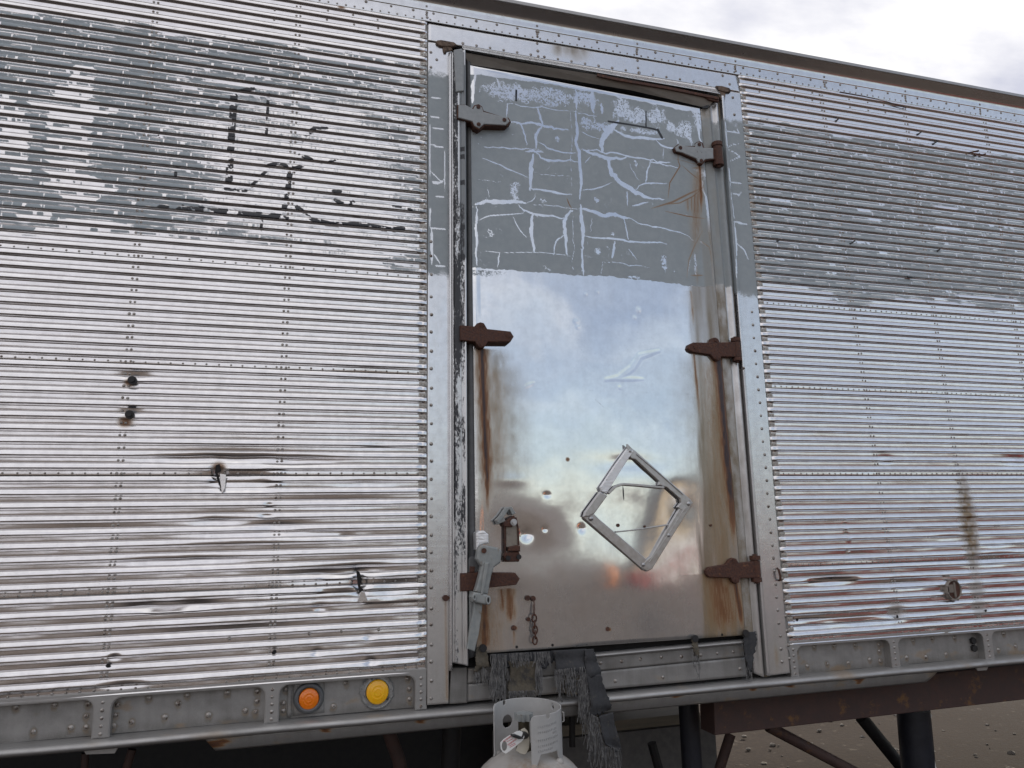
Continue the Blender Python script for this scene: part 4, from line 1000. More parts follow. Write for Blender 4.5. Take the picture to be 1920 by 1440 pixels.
    streak([(904, 654), (905, 700), (908, 780), (912, 860), (914, 960), (910, 1010)], .009, .98, .026, .55, .6)
    streak([(1347, 672), (1352, 730), (1360, 820), (1370, 930), (1380, 1040), (1384, 1080)], .018, 1.0, .038, .55, .6)
    streak([(1300, 660), (1304, 700), (1310, 760), (1313, 800)], .007, .45, .014, .25, .3)
    streak([(1378, 1092), (1388, 1150), (1392, 1190)], .012, .75, .030, .40, .5)
    streak([(1345, 1075), (1355, 1150), (1360, 1215)], .045, .34, .075, .48, .75)
    streak([(1325, 650), (1345, 850), (1360, 1180), (1366, 1330)], .030, .12, .055, .26, .55)
    streak([(922, 660), (932, 760), (935, 900), (930, 1010)], .012, .10, .045, .22, .6)
    streak([(915, 1090), (925, 1150), (930, 1290)], .03, .14, .06, .30, .55)
    streak([(1312, 290), (1308, 360), (1306, 420), (1304, 520)], .012, .24, .030, .30, .3)
    streak([(1294, 545), (1297, 570), (1300, 620)], .006, .35, .012, .2, .2)
    streak([(956, 1103), (957, 1130), (958, 1185)], .010, .55, .024, .48, .6)
    streak([(940, 1104), (941, 1120), (942, 1160)], .006, .5, .02, .42, .4)
    streak([(908, 1120), (908, 1180), (908, 1260)], .009, .75, .030, .50, .7)
    streak([(963, 1182), (964, 1200), (964, 1218)], .005, .45, .012, .25, .2)
    streak([(1310, 300), (1314, 345), (1316, 400), (1316, 418)], .007, .60, .012, .42, .1)
    for u, z0, z1, k in ((1290, 372, 400, .5), (1297, 368, 408, .45), (1303, 366, 412, .5), (1309, 362, 414, .55), (1254, 395, 408, .25), (1268, 390, 408, .25), (1307, 480, 545, .35), (1302, 414, 470, .25)):
        streak([(u, z0), (u + .5, (z0 + z1) / 2), (u + 1, z1)], .0042, k * .8, .011, k * .5, .35)
    for p, w, v in (([(1285, 1020), (1400, 985), (1490, 940), (1568, 905)], 12, .40), ([(1350, 1000), (1440, 990), (1510, 955), (1568, 905)], 6, .5), ([(1360, 1035), (1480, 1062), (1582, 1075)], 5, .6), ([(1430, 715), (1430, 760), (1440, 790), (1385, 880), (1375, 965)], 6, .55), ([(1450, 785), (1500, 830), (1555, 872)], 5, .5),
                    ([(1400, 745), (1560, 790)], 4, .4), ([(1565, 1140), (1520, 1225), (1490, 1300), (1478, 1400)], 8, .35), ([(1540, 1185), (1600, 1230), (1615, 1310)], 5, .35), ([(1500, 1385), (1570, 1385)], 10, .35), ([(1505, 800), (1570, 800)], 8, .4)):
        stroke(X, Z, f(C3(p)), w * .34375 * mm, ru, v, .003, True)
    stroke(X, Z, f(C3([(823, 962), (835, 995), (850, 1022)])), 6 * .34375 * mm, ru, .5, .002, True)
    # patina: the strip by the right hinges, the foot of the door
    xr = np.interp(-Z, [-P(1290, 545, -.012)[2], -P(1330, 1190, -.012)[2]], [P(1289, 545, -.012)[0], P(1325, 1190, -.012)[0]])
    pt = sst(-.022, .026, X - xr + (fbm(X * 26, Z * 2.2, 9) - .5) * .07) * (Z < bot) * (.30 + .8 * fbm(X * 24, Z * 1.4, 10)) * (1 + .45 * sst(P(1340, 700, -.012)[2], P(1360, 900, -.012)[2], Z))
    di = np.maximum(di, pt)
    tanp = sst(P(1310, 420, -.012)[0], P(1316, 420, -.012)[0], X) * sst(P(1310, 380, -.012)[2], P(1310, 440, -.012)[2], Z) * (Z > bot) * .8
    di = np.maximum(di, tanp)
    lf = (1 - sst(.02, .09, X - P(890, 800, -.012)[0])) * sst(P(0, 640, -.012)[2] + 0, P(900, 690, -.012)[2], Z) * (.15 + .5 * nf)
    lf = lf * (Z < P(900, 545, -.012)[2]); di = np.maximum(di, lf * .9)
    ll = np.exp(-((X - P(945, 0, -.012)[0]) / .10) ** 2) * sst(P(900, 660, -.012)[2], P(900, 760, -.012)[2], Z) * 0
    foot = .30 * sst(P(1100, 940, -.012)[2], P(1100, 1130, -.012)[2], Z) + .18 * sst(P(1100, 1150, -.012)[2], P(1100, 1215, -.012)[2], Z)
    di = np.maximum(di, foot * (.65 + .7 * n))
    sp = np.exp(-((X - P(935, 820, -.012)[0]) / .045) ** 2) * sst(P(900, 645, -.012)[2], P(900, 670, -.012)[2], Z) * sst(P(900, 960, -.012)[2], P(900, 780, -.012)[2], Z)
    di = np.maximum(di, .55 * sp * (.3 + 1.2 * fbm(X * 60, Z * 14, 15)))
    for u, v in ((965, 1177), (1139, 1179), (1062, 862)): ru = np.maximum(ru, blob(X, Z, u, v, 4, 4, .5, .6))
    return np.stack([pa, ru, di, mk], -1)
DD = [(940, 1000, 85, 85, .0045), (988, 1001, 10, 10, .0045), (1022, 992, 4, 4, .0012), (1090, 991, 5, 6, .0022), (1140, 1085, 100, 110, -.0070), (1240, 1130, 120, 120, -.003), (1230, 900, 110, 70, -.002), (1180, 868, 60, 16, .0014),
      (1098, 552, 3, 3, .0006), (1120, 548, 3, 3, .0006), (1197, 582, 4, 5, .0012), (1190, 596, 3, 3, .0008), (1080, 603, 4, 4, .0006), (1083, 613, 3, 3, .0006), (1161, 727, 4, 4, .0008), (1026, 928, 5, 4, .0012), (1000, 1040, 60, 50, .002),
      (1130, 700, 200, 140, -.004), (1000, 640, 70, 90, .0035), (1250, 760, 70, 120, .003), (1180, 1100, 140, 60, -.002), (970, 1130, 50, 40, .002), (1280, 950, 30, 40, .002), (950, 900, 30, 10, -.0008)]
DDW = [(P(u, v, -.012), a * .00183, b * .00183, d) for u, v, a, b, d in DD]
def door_y(X, Z, s, t):
    r = (fbm(X * 2.6, Z * 1.9, 3, 2) - .5) * .006 + (fbm(X * 10, Z * 8, 17, 2) - .5) * .0007
    for c, a, b, d in DDW: r = r + d * np.exp(-((X - c[0]) / a) ** 2 - ((Z - c[2]) / b) ** 2)
    k = np.zeros_like(X)
    for p, w in (([(1135, 712), (1160, 708), (1185, 690), (1200, 668), (1235, 658)], .020), ([(1138, 710), (1205, 711)], .012), ([(985, 725), (1000, 718)], .008)):
        stroke(X.ravel(), Z.ravel(), PW(p, -.012), w, k.ravel(), 1, .012, True)
    edge = np.minimum(np.minimum(s, 1 - s) / .03, np.minimum(t, 1 - t) / .006)
    return (r + .0008 * k) * np.clip(edge, 0, 1) + .0012 * (1 - sst(0, .5, edge))
sheet('door_skin', [(881.5, 121.5), (1313, 203), (1398, 1191), (894, 1226)], -.012, 400, 800, M_DOOR, door, door_field, door_y, skirt=.025)

# hinges
def hinge(px, screws, yf, th, m, knuckle=None):
    o = plate('hinge', px, yf, th, m, door, .003, 3)
    if m is M_HINGE_GREY:
        q = np.array(px); c = q.mean(0); d = q - c
        plate('hinge_rust_edge', [tuple(a) for a in c + d * (1 + 2.6 / np.linalg.norm(d, axis=1))[:, None] + np.array([0, .8])], yf + .004, th - .004, M_RUST, door, .002)
    for u, v in screws:
        b = B(); p = P(u, v, yf); b.cyl(p + np.array([0, .002, 0]), p + np.array([0, -.0022, 0]), .0075, 16)
        b.box(p + np.array([0, -.0022, 0]), (.002, .0012, .012), Matrix.Rotation(random.uniform(0, 3), 3, 'Y'))
        b.done('hinge_screw', M_RUST, door, kind='stuff')
    if knuckle:
        b = B(); (u, v0, v1, r) = knuckle
        a, c = P(u, v0, yf + .012), P(u + (v1 - v0) * .075, v1, yf + .012); R = r * mpp(u, v0)
        d = (c - a)
        for k0, k1, rr, nm in ((0, .16, 1.12, 'hinge_collar'), (.18, .82, 1, 'hinge_knuckle'), (.84, 1, 1.12, 'hinge_collar'), (-.06, 1.07, .45, 'hinge_pin')):
            b = B(); b.cyl(a + d * k0, a + d * k1, R * rr, 20); b.done(nm, M_RUST, door)
H5 = lambda p: T(p, 800, 600, 1 / 10.667); H6 = lambda p: T(p, 1280, 600, 1 / 9.6); Q6 = lambda p: T(p, 820, 1000, 1 / 6)
hinge(H5([(675, 100), (960, 125), (1010, 62), (1080, 40), (1150, 62), (1215, 175), (1680, 225), (1745, 330), (1680, 435), (1230, 435), (1160, 540), (1090, 555), (1030, 520), (970, 430), (675, 405)]), H5([(1105, 100), (1105, 480), (1635, 315)]), -.046, .040, M_RUST)
hinge(H6([(110, 500), (130, 430), (200, 400), (495, 405), (520, 330), (590, 310), (650, 345), (670, 400), (945, 395), (968, 660), (700, 660), (680, 720), (620, 737), (560, 690), (510, 625), (200, 578), (135, 545)]), H6([(230, 490), (600, 360), (625, 680)]), -.030, .020, M_RUST, (1379, 634, 677, 7.5))
hinge([(1324, 1070), (1330, 1063.5), (1362, 1058), (1369, 1049), (1375, 1046), (1381, 1048), (1386, 1056), (1416, 1052), (1422, 1084), (1389, 1084), (1386, 1091), (1381, 1095), (1375, 1092), (1370, 1083.5), (1330, 1082.5), (1325, 1077)], [(1377, 1051), (1382, 1089)], -.030, .020, M_RUST, (1415, 1042, 1091, 9))
hinge(C3([(232, 455), (275, 456), (312, 478), (322, 460), (345, 455), (362, 470), (368, 492), (470, 518), (498, 522), (512, 545), (490, 566), (372, 560), (345, 582), (322, 570), (308, 545), (232, 525)]), C3([(340, 467), (342, 562), (482, 538)]), -.046, .038, M_HINGE_GREY)
hinge(C3([(1413, 688), (1438, 668), (1470, 680), (1524, 684), (1530, 662), (1545, 657), (1560, 665), (1566, 688), (1622, 690), (1624, 748), (1578, 752), (1560, 772), (1543, 768), (1530, 748), (1455, 716), (1422, 708)]), C3([(1442, 690), (1545, 672), (1556, 760)]), -.030, .020, M_HINGE_GREY, (1344, 268, 311, 8))
hinge(Q6([(265, 450), (440, 440), (620, 440), (880, 445), (930, 510), (890, 580), (600, 610), (440, 645), (265, 655)]), Q6([(862, 510)]), -.046, .036, M_RUST)

# lever handle of the lock
plate('lever_handle', Q6([(455, 190), (480, 145), (520, 130), (700, 165), (728, 200), (715, 330), (640, 385), (610, 480), (585, 610), (572, 690), (500, 680), (425, 655), (445, 590), (475, 480), (497, 370), (440, 290)]), -.088, .026, M_CAST, door, .006, 4)
plate('lever_rib', Q6([(535, 330), (585, 330), (545, 560), (520, 690), (490, 690), (505, 560)]), -.096, .010, M_CAST, door, .003, 3)
plate('lever_handle', Q6([(385, 720), (410, 662), (470, 668), (560, 690), (606, 720), (602, 785), (545, 806), (470, 790), (400, 772)]), -.094, .040, M_CAST, door, .006, 4)
plate('lever_bar', Q6([(420, 770), (510, 790), (500, 900), (470, 1130), (420, 1330), (335, 1300), (372, 1060), (405, 900)]), -.070, .016, M_CAST, door, .003, 3)
plate('lever_bar', Q6([(365, 640), (425, 650), (440, 760), (395, 1000), (365, 1120)]), -.044, .010, M_CAST, door, .002)
b = B()
for u, v, r in ((523, 195, 27),):
    p = P(*Q6([(u, v)])[0], -.088); b.cyl(p, p + np.array([0, -.004, 0]), r / 6 * .0018, 20)
b.done('lever_bolt', M_RUST, door)
b = B()
for u, v, r in ((418, 720, 24), (572, 752, 34)):
    p = P(*Q6([(u, v)])[0], -.0945); k = r / 6 * .0017
    b.tube([(p[0] + k * .62 * math.cos(a), p[1] - .001, p[2] + k * 1.1 * math.sin(a)) for a in np.linspace(0, 2 * PI, 20, endpoint=False)], .0032, 8, closed=True)
b.done('yoke_ring', M_CAST, door)
for u, v, r in ((418, 720, 18), (572, 752, 24)):
    b = B(); p = P(*Q6([(u, v)])[0], -.0945); k = r / 6 * .0017
    b.bm.faces.new([b.bm.verts.new((p[0] + k * .62 * math.cos(a), p[1], p[2] + k * 1.2 * math.sin(a))) for a in np.linspace(0, 2 * PI, 20, endpoint=False)])
    b.done('yoke_eye', M_HOLE, door)
plate('crumpled_sleeve', T([(555, 1075), (590, 1055), (650, 1048), (700, 1090), (702, 1190), (640, 1205), (600, 1215), (560, 1265)], 800, 820, 1 / 6), -.066, .040, M_CRUMPLE, door, .006, 3)
plate('lock_slot', Q6([(355, 290), (375, 262), (440, 265), (440, 440), (355, 440)]), -.042, .006, M_RUBBER, door, .002)
plate('lock_slot', Q6([(365, 370), (425, 375), (420, 440), (362, 440)]), -.045, .008, M_RUST, door, .002)

# latch hook above it
L5 = lambda p: T(p, 800, 820, 1 / 6)
plate('latch_plate', L5([(892, 985), (1022, 985), (1034, 1215), (892, 1240)]), -.024, .010, simple('worn_latch_steel', (.23, .20, .17), (.30, .27, .23), .5, .5, 60, .2, (.10, .06, .04), (.58, .7)), door, .002)
bar('latch_edge', L5([(886, 1000), (888, 1240), (885, 1400)]), 2.2, -.030, .016, M_RUST, door)
bar('latch_edge', L5([(1005, 900), (1030, 1010), (1038, 1215)]), 2.6, -.030, .016, M_RUST, door)
bar('latch_hook', L5([(790, 950), (845, 895), (910, 800), (945, 795), (985, 865)]), 7.0, -.040, .022, M_CAST, door)
plate('latch_hook', L5([(775, 935), (835, 880), (872, 905), (890, 945), (800, 982)]), -.036, .018, M_CAST, door, .003)
plate('latch_hook', L5([(860, 960), (930, 905), (990, 880), (1010, 960), (960, 1010), (880, 1005)]), -.036, .020, M_RUST, door, .003)
b = B(); p = P(*L5([(975, 955)])[0], -.036); b.cyl(p, p + np.array([0, -.006, 0]), .011, 20); b.cyl(p, p + np.array([0, -.012, 0]), .0065, 12); b.done('latch_bolt', M_BRASS, door)
plate('latch_bracket', L5([(920, 1235), (1010, 1215), (1055, 1220), (1055, 1285), (920, 1282)]), -.040, .022, M_RUST, door, .003)
plate('latch_bracket', L5([(862, 1335), (890, 1290), (960, 1285), (1040, 1285), (1062, 1340), (1040, 1400), (890, 1402)]), -.034, .018, M_RUST, door, .004)
b = B()
for u, v in ((915, 1358), (1035, 1345)):
    p = P(*L5([(u, v)])[0], -.034); b.cyl(p, p + np.array([0, -.005, 0]), .0085, 8)
b.done('latch_bolt', M_DARK, door)

# placard holder: a broken diamond frame
K7 = lambda p: T(p, 1060, 800, .21875)
plate('placard_frame', K7([(545, 165), (600, 205), (1075, 625), (1060, 690), (1020, 735), (960, 690), (990, 650), (985, 620), (870, 520), (800, 500), (805, 470), (600, 280), (570, 275), (530, 225)]), -.030, .012, M_PLACARD, door, .0025, 3)
plate('placard_frame', K7([(1075, 625), (1095, 655), (745, 1220), (700, 1242), (640, 1200), (700, 1140), (735, 1115), (870, 880), (890, 850), (985, 690), (1030, 640)]), -.029, .012, M_PLACARD, door, .0025, 3)
plate('placard_frame', K7([(160, 770), (195, 730), (245, 745), (290, 790), (690, 1130), (720, 1165), (705, 1235), (670, 1232), (165, 790)]), -.028, .012, M_PLACARD, door, .0025, 3)
plate('placard_frame', K7([(545, 168), (585, 210), (480, 370), (355, 575), (310, 555), (300, 520), (420, 340)]), -.033, .012, M_CRUMPLE, door, .0025, 3)
plate('placard_frame', K7([(300, 555), (362, 592), (250, 745), (200, 770), (160, 770), (170, 730)]), -.036, .014, M_PLACARD, door, .003, 3)
plate('placard_frame', K7([(525, 150), (535, 148), (572, 185), (560, 205), (530, 190)]), -.034, .004, M_PLACARD, door, .001)
bar('placard_rib', K7([(372, 572), (430, 515), (500, 492), (620, 500), (730, 510), (850, 522)]), 4.5, -.030, .010, M_PLACARD, door)
bar('placard_rib', K7([(440, 902), (600, 885), (780, 858), (885, 842)]), 2.6, -.028, .008, M_PLACARD, door)
bar('placard_rib', K7([(610, 235), (800, 395), (1010, 580)]), 1.6, -.033, .004, M_PLACARD, door)
bar('placard_rib', K7([(720, 1165), (880, 930), (1030, 690)]), 1.6, -.032, .004, M_PLACARD, door)
rivets('placard_rivets', [P(u, v, -.031) for u, v in K7([(553, 207), (1057, 660), (668, 1183), (222, 787), (885, 930)])], .0075, M_BRASS, door, .004, 14)

# door edge fixings: holes, screws, small bolts
b = B()
for u, v in ((969, 1213), (1036, 1209.5), (1100, 1207), (1165, 1202.5), (1231, 1198.5), (1354, 1190)):
    p = P(u, v, -.0125); b.cyl(p, p + np.array([0, -.0006, 0]), .0042, 14)
b.done('screw_holes', M_HOLE, door, kind='stuff')
b = B()
for u, v, r in ((963, 1177, .008), (1138, 1179, .007), (989, 1121, .0085), (999, 1122, .0085), (990, 1161, .0065), (1208, 987, .004), (1158, 985, .006), (1332, 985, .004)):
    p = P(u, v, -.013); b.cyl(p, p + np.array([0, -.006, 0]), r, 12)
b.done('door_bolts', M_RUST, door, kind='stuff')
b = B(); p = P(835, 1121, Y_POST); b.cyl(p, p + np.array([0, -.012, 0]), .0095, 16); b.done('post_bolt', M_RUST, trailer)

# rusty staple on the right post
p = [P(u, v, y) for u, v, y in ((1457.5, 1066, -.003), (1460, 1068, -.016), (1463, 1080, -.020), (1463.5, 1088, -.016), (1461, 1088, -.003))]
b = B(); b.tube(p, .0042, 8); b.done('staple', M_RUST, trailer)
# round vent cut through the right ribs
def vent():
    c = Vector(P(1787, 1106, -.010)); m = mpp(1787, 1106); R = 19.5 * m
    t = bpy.data.objects.new('round_port', None); COL.objects.link(t); t.parent = trailer; t.location = c; t.matrix_parent_inverse = MW(trailer).inverted()
    b = B(); seg = 32; prev = None
    for r, y in ((1.0, .010), (1.0, -.004), (.93, -.008), (.84, -.006), (.80, .002), (.79, .012)):
        cur = [b.bm.verts.new(c + Vector((R * r * .93 * math.cos(2 * PI * k / seg), y, R * r * math.sin(2 * PI * k / seg)))) for k in range(seg)]
        if prev:
            for k in range(seg): b.bm.faces.new((prev[k], prev[(k + 1) % seg], cur[(k + 1) % seg], cur[k]))
        prev = cur
    b.done('port_rim', simple('dirty_port_rim', (.22, .19, .16), (.32, .29, .26), .5, .5, 90, .4, (.08, .05, .04), (.55, .68)), t)
    b = B(); b.bm.faces.new([b.bm.verts.new(c + Vector((R * .82 * .93 * math.cos(2 * PI * k / seg), -.003, R * .82 * math.sin(2 * PI * k / seg)))) for k in range(seg)]); b.done('port_hollow', M_RUST, t)
    b = B(); b.box(c + Vector((.002, -.006, 0)), (R * .22, .004, R * 1.45)); b.box(c + Vector((-.010, -.005, .006)), (R * .8, .003, R * .75)); b.done('port_inside', simple('port_steel', (.16, .13, .11), (.22, .19, .16), .6, .2, 40, .2), t)
    b = B()
    for k in range(8):
        a = 2 * PI * k / 8 + .3; b.box(c + Vector((R * .97 * .93 * math.cos(a), -.006, R * .97 * math.sin(a))), (.007, .008, .005), Matrix.Rotation(-a, 3, 'Y'))
    b.done('port_tabs', M_RIVET, t, kind='stuff')
vent()

# black bolts, holes and splits in the ribbed sheets
b = B()
for u, v in ((249, 714), (244, 778)):
    p = P(u, v, -.004); b.cyl(p + np.array([0, .01, 0]), p + np.array([0, -.012, 0]), .0125, 18); b.cyl(p, p + np.array([0, -.018, 0]), .007, 12)
b.done('side_bolts', M_DARK, trailer)
def hole(u, v, r, y=-.0085):
    p = P(u, v, y + .001); n = 14
    b = B(); b.bm.faces.new([b.bm.verts.new((p[0] + r * random.uniform(.75, 1.2) * math.cos(2 * PI * k / n), y, p[2] + r * random.uniform(.75, 1.2) * math.sin(2 * PI * k / n))) for k in range(n)])
    return b.done('punched_hole', M_HOLE, trailer)
for u, v, r in ((203, 1248, .0062), (514, 1223, .006), (1558, 1084, .0042), (1494, 1162, .006), (1682, 1156, .006), (1848, 1145, .005), (1849, 1144, .003), (297, 254, .003)): hole(u, v, r)
def split(px, y):
    plate('torn_split', px, y, .003, M_HOLE, trailer, 0)
split([(668, 1070), (674, 1072), (679, 1086), (676, 1098), (681, 1106), (674, 1112), (671, 1098)], -.012)
split([(405, 872), (412, 870), (415, 884), (408, 887), (412, 900), (416, 915), (413, 915), (408, 902), (403, 886)], -.011)
plate('torn_lip', [(412, 888), (424, 890), (422, 915), (416, 926), (413, 905)], -.013, .004, M_RIB, trailer, .001)
plate('torn_lip', [(676, 1108), (684, 1110), (690, 1126), (676, 1131), (670, 1128)], -.012, .004, M_RIB, trailer, .001)
for pts in ([(1568, 227), (1573, 222)], [(1720, 253), (1728, 247)], [(1750, 270), (1760, 263)], [(1817, 286), (1836, 282)], [(1828, 290), (1838, 288)], [(1840, 291), (1849, 288)], [(1594, 457), (1604, 451)], [(1758, 471), (1764, 466)], [(1458, 452), (1463, 449)], [(1702, 519), (1712, 521)]):
    bar('torn_nick', pts, 2.6, -.0105, .004, M_DARK if pts[0][0] < 1810 else M_RUST, trailer)
bar('red_paint_run', [(1575, 172), (1620, 180), (1665, 191), (1700, 202)], 1.8, -.0088, .002, M_RUST, trailer)

# ---- frayed canvas seal hanging under the door
def flap(px_rows, yf, m, seed, name='seal_flap', wave=.010):
    """rows of (left, right) photo points from top to bottom"""
    rows = []; nx = 14
    rw = np.array(px_rows, float); n = 26; q = np.linspace(0, len(rw) - 1, n)
    L = np.stack([np.interp(q, range(len(rw)), rw[:, 0]), np.interp(q, range(len(rw)), rw[:, 1])], -1); R = np.stack([np.interp(q, range(len(rw)), rw[:, 2]), np.interp(q, range(len(rw)), rw[:, 3])], -1)
    V = []
    for i in range(n):
        for j in range(nx):
            s = j / (nx - 1); uv = L[i] * (1 - s) + R[i] * s
            jag = 0
            if i == n - 1: uv = uv + np.array([0, 9 * (hsh(j * 1., 1., seed) - .5)])
            if j in (0, nx - 1): uv = uv + np.array([3 * (hsh(i * 1., 2. + j, seed) - .5), 0])
            p = P(uv[0], uv[1], yf); y = yf - wave * (math.sin(s * 5 + seed) * .6 + math.sin(i * .4 + seed * 2) * .5) * (i / n) - .006 * (i / n)
            V.append((p[0], y, p[2]))
    me = mesh_np(name, V, gridfaces(n, nx), True)
    o = link(name, me, m, trailer); mo = o.modifiers.new('thick', 'SOLIDIFY'); mo.thickness = .004; mo.offset = 1
    return o
Q3 = lambda *r: [tuple((800 + a / 4) if i % 2 == 0 else (1080 + a / 4) for i, a in enumerate(row)) for row in r]
flap(Q3((380, 530, 445, 540), (360, 600, 460, 620), (365, 660, 470, 680), (350, 730, 400, 700)), -.020, M_CANVAS_TAN, 1)
flap(Q3((465, 585, 950, 560), (480, 640, 945, 640), (520, 690, 880, 690)), -.004, M_CANVAS, 2, wave=.006)
flap(Q3((610, 640, 850, 640), (625, 700, 840, 700), (610, 800, 830, 800), (605, 860, 845, 850), (620, 915, 815, 895)), -.022, M_CANVAS_TAN, 3)
flap(Q3((935, 560, 1195, 545), (960, 620, 1190, 620), (965, 700, 1180, 700), (985, 735, 1165, 735)), -.024, M_CANVAS, 4, wave=.016)
flap(Q3((990, 740, 1165, 735), (1010, 790, 1160, 790), (1000, 850, 1150, 850), (1040, 885, 1130, 878)), -.030, M_CANVAS_TAN, 5)
flap(Q3((1185, 550, 1250, 545), (1185, 640, 1278, 640), (1190, 760, 1305, 735)), -.034, M_CANVAS, 6)
flap(Q3((1195, 750, 1300, 735), (1215, 850, 1340, 850), (1225, 960, 1380, 960), (1220, 1040, 1385, 1010)), -.044, M_CANVAS, 7)
flap(Q3((1290, 1050, 1390, 1020), (1300, 1130, 1410, 1130), (1310, 1200, 1440, 1220), (1330, 1260, 1450, 1285), (1400, 1300, 1445, 1305)), -.050, M_CANVAS, 8)
flap([(1394, 1186, 1416, 1184), (1392, 1200, 1417, 1200), (1395, 1222, 1414, 1222), (1397, 1240, 1408, 1238), (1399, 1258, 1406, 1256)], -.018, M_CANVAS, 9, wave=.004)
flap([(1296, 1195, 1305, 1193), (1297, 1210, 1307, 1212), (1300, 1226, 1308, 1230)], -.022, M_CANVAS_TAN, 10, wave=.003)
def threads(name, list_, yf, seed):
    rnd = random.Random(seed); b = B()
    for u0, v0, u1, v1, n, ln in list_:
        for i in range(n):
            s = rnd.random(); u = u0 + (u1 - u0) * s; v = v0 + (v1 - v0) * s
            a = P(u, v, yf + rnd.uniform(-.006, .006)); L = ln * rnd.uniform(.4, 1.15) * .0018; dx = rnd.uniform(-.12, .12) * L; cu = rnd.uniform(-.1, .1) * L
            pts = [a + np.array([dx * q + cu * math.sin(q * 4), rnd.uniform(-.004, .002) - .004 * q, -L * q]) for q in (0, .25, .5, .75, 1)]
            b.tube(pts, rnd.uniform(.0006, .0012), 4)
    b.done(name, M_THREAD, trailer, kind='stuff')
threads('seal_threads', [(920, 1226, 950, 1228, 60, 40), (922, 1250, 945, 1262, 60, 55), (918, 1270, 935, 1280, 25, 35), (955, 1225, 1030, 1222, 90, 22), (952, 1296, 1005, 1294, 60, 18), (1005, 1245, 1012, 1240, 30, 50), (1040, 1256, 1095, 1250, 90, 26), (1042, 1262, 1050, 1290, 24, 26),
                         (1050, 1272, 1090, 1275, 60, 26), (1090, 1270, 1100, 1262, 40, 80), (1094, 1300, 1103, 1310, 36, 70), (1084, 1296, 1094, 1300, 30, 45)], -.040, 3)
threads('seal_threads', [(1108, 1338, 1120, 1345, 34, 60), (1120, 1360, 1130, 1395, 34, 50), (1130, 1398, 1162, 1404, 50, 60), (1104, 1330, 1112, 1380, 30, 60)], -.058, 4)
threads('seal_threads', [(1297, 1225, 1309, 1228, 8, 45), (1398, 1250, 1408, 1255, 12, 22), (888, 1258, 900, 1262, 14, 20), (905, 1250, 918, 1262, 30, 26)], -.024, 5)
for u, v in ((905, 1215), (1302, 1197), (1397, 1187)):
    b = B(); p = P(u, v, -.022); b.cyl(p, p + np.array([0, -.008, 0]), .012, 14); b.done('seal_bolt', M_DARK, trailer)

# ---- running gear seen under the floor
def beam():
    y = .16
    plate('frame_beam', [(1338, 1309), (2240, 1209), (2240, 1275), (1341, 1379)], y, .10, M_RUSTY_BEAM, trailer, .004)
beam()
def leg(name, u0, v0, u1, w, y, m):
    a = P(u0, v0, y); b0 = P(u1, 1440, y); m_ = mpp(u0, v0, y) * w / 2
    b = B(); d = (b0 - a); zg = 0.02; k = (a[2] - zg) / (a[2] - b0[2]); c = a + d * k
    b.cyl(a, c, m_, 20)
    o = b.done(name, m, trailer); return c, m_
c, m_ = leg('landing_leg', 1290, 1306, 1298, 40, .45, M_BLUEBLACK)
b = B(); b.cyl((c[0], c[1], .30), (c[0], c[1], .36), m_ * 1.35, 20); b.cyl((c[0], c[1], 0), (c[0], c[1], .03), m_ * 2.0, 24); b.done('leg_foot', M_BLUEBLACK, trailer)
c, m_ = leg('landing_leg', 1712, 1330, 1722, 62, .55, M_BLUEBLACK)
b = B(); b.cyl((c[0], c[1], 0), (c[0], c[1], .03), m_ * 1.6, 24); b.done('leg_foot', M_BLUEBLACK, trailer)
b = B(); pts = [P(u, v, .50) for u, v in ((1742, 1338), (1740, 1360), (1743, 1385), (1746, 1412), (1750, 1440))]; b.tube(pts, .011, 6, rs=[.012, .006, .012, .009, .013]); b.done('peeling_strip', simple('peeling_white', (.62, .60, .56), (.75, .74, .72), .6, 0, 60, .8, (.05, .05, .05), (.55, .6)), trailer)
def strut(name, p, q, r, m, seg=10): 
    b = B(); b.cyl(p, q, r, seg); b.done(name, m, trailer)
strut('diagonal_brace', P(1440, 1362, .40), P(1630, 1462, .40), .022, M_RUSTY_BEAM)
strut('diagonal_brace', P(1615, 1345, .75), P(1700, 1450, .75), .030, M_DARK)
strut('diagonal_brace', P(1370, 1376, .70), P(1340, 1470, .70), .022, M_RUSTY_BEAM)
strut('diagonal_brace', P(1345, 1300, .85), P(1332, 1360, .85), .040, M_DARK)
strut('diagonal_brace', P(160, 1412, .40), P(156, 1480, .40), .011, M_RUSTY_BEAM)
strut('diagonal_brace', P(248, 1405, .40), P(225, 1480, .40), .013, M_RUSTY_BEAM)
strut('upright_strut', P(848, 1358, .75), P(842, 1480, .75), .038, M_DARK)
strut('upright_strut', P(1073, 1330, .85), P(1073, 1400, .85), .014, M_DARK)
b = B(); b.tube([P(u, v, .50) for u, v in ((722, 1345), (728, 1370), (738, 1398), (748, 1425), (752, 1450), (752, 1480))], .024, 14); b.done('air_hose', M_RUSTY_BEAM, trailer)
# added black board on the far side, shuts out sun and view underneath
b = B(); b.box((-.9, 2.30, .62), (5.0, .12, .95)); b.done('added_sun_block', M_DARK, trailer, False)

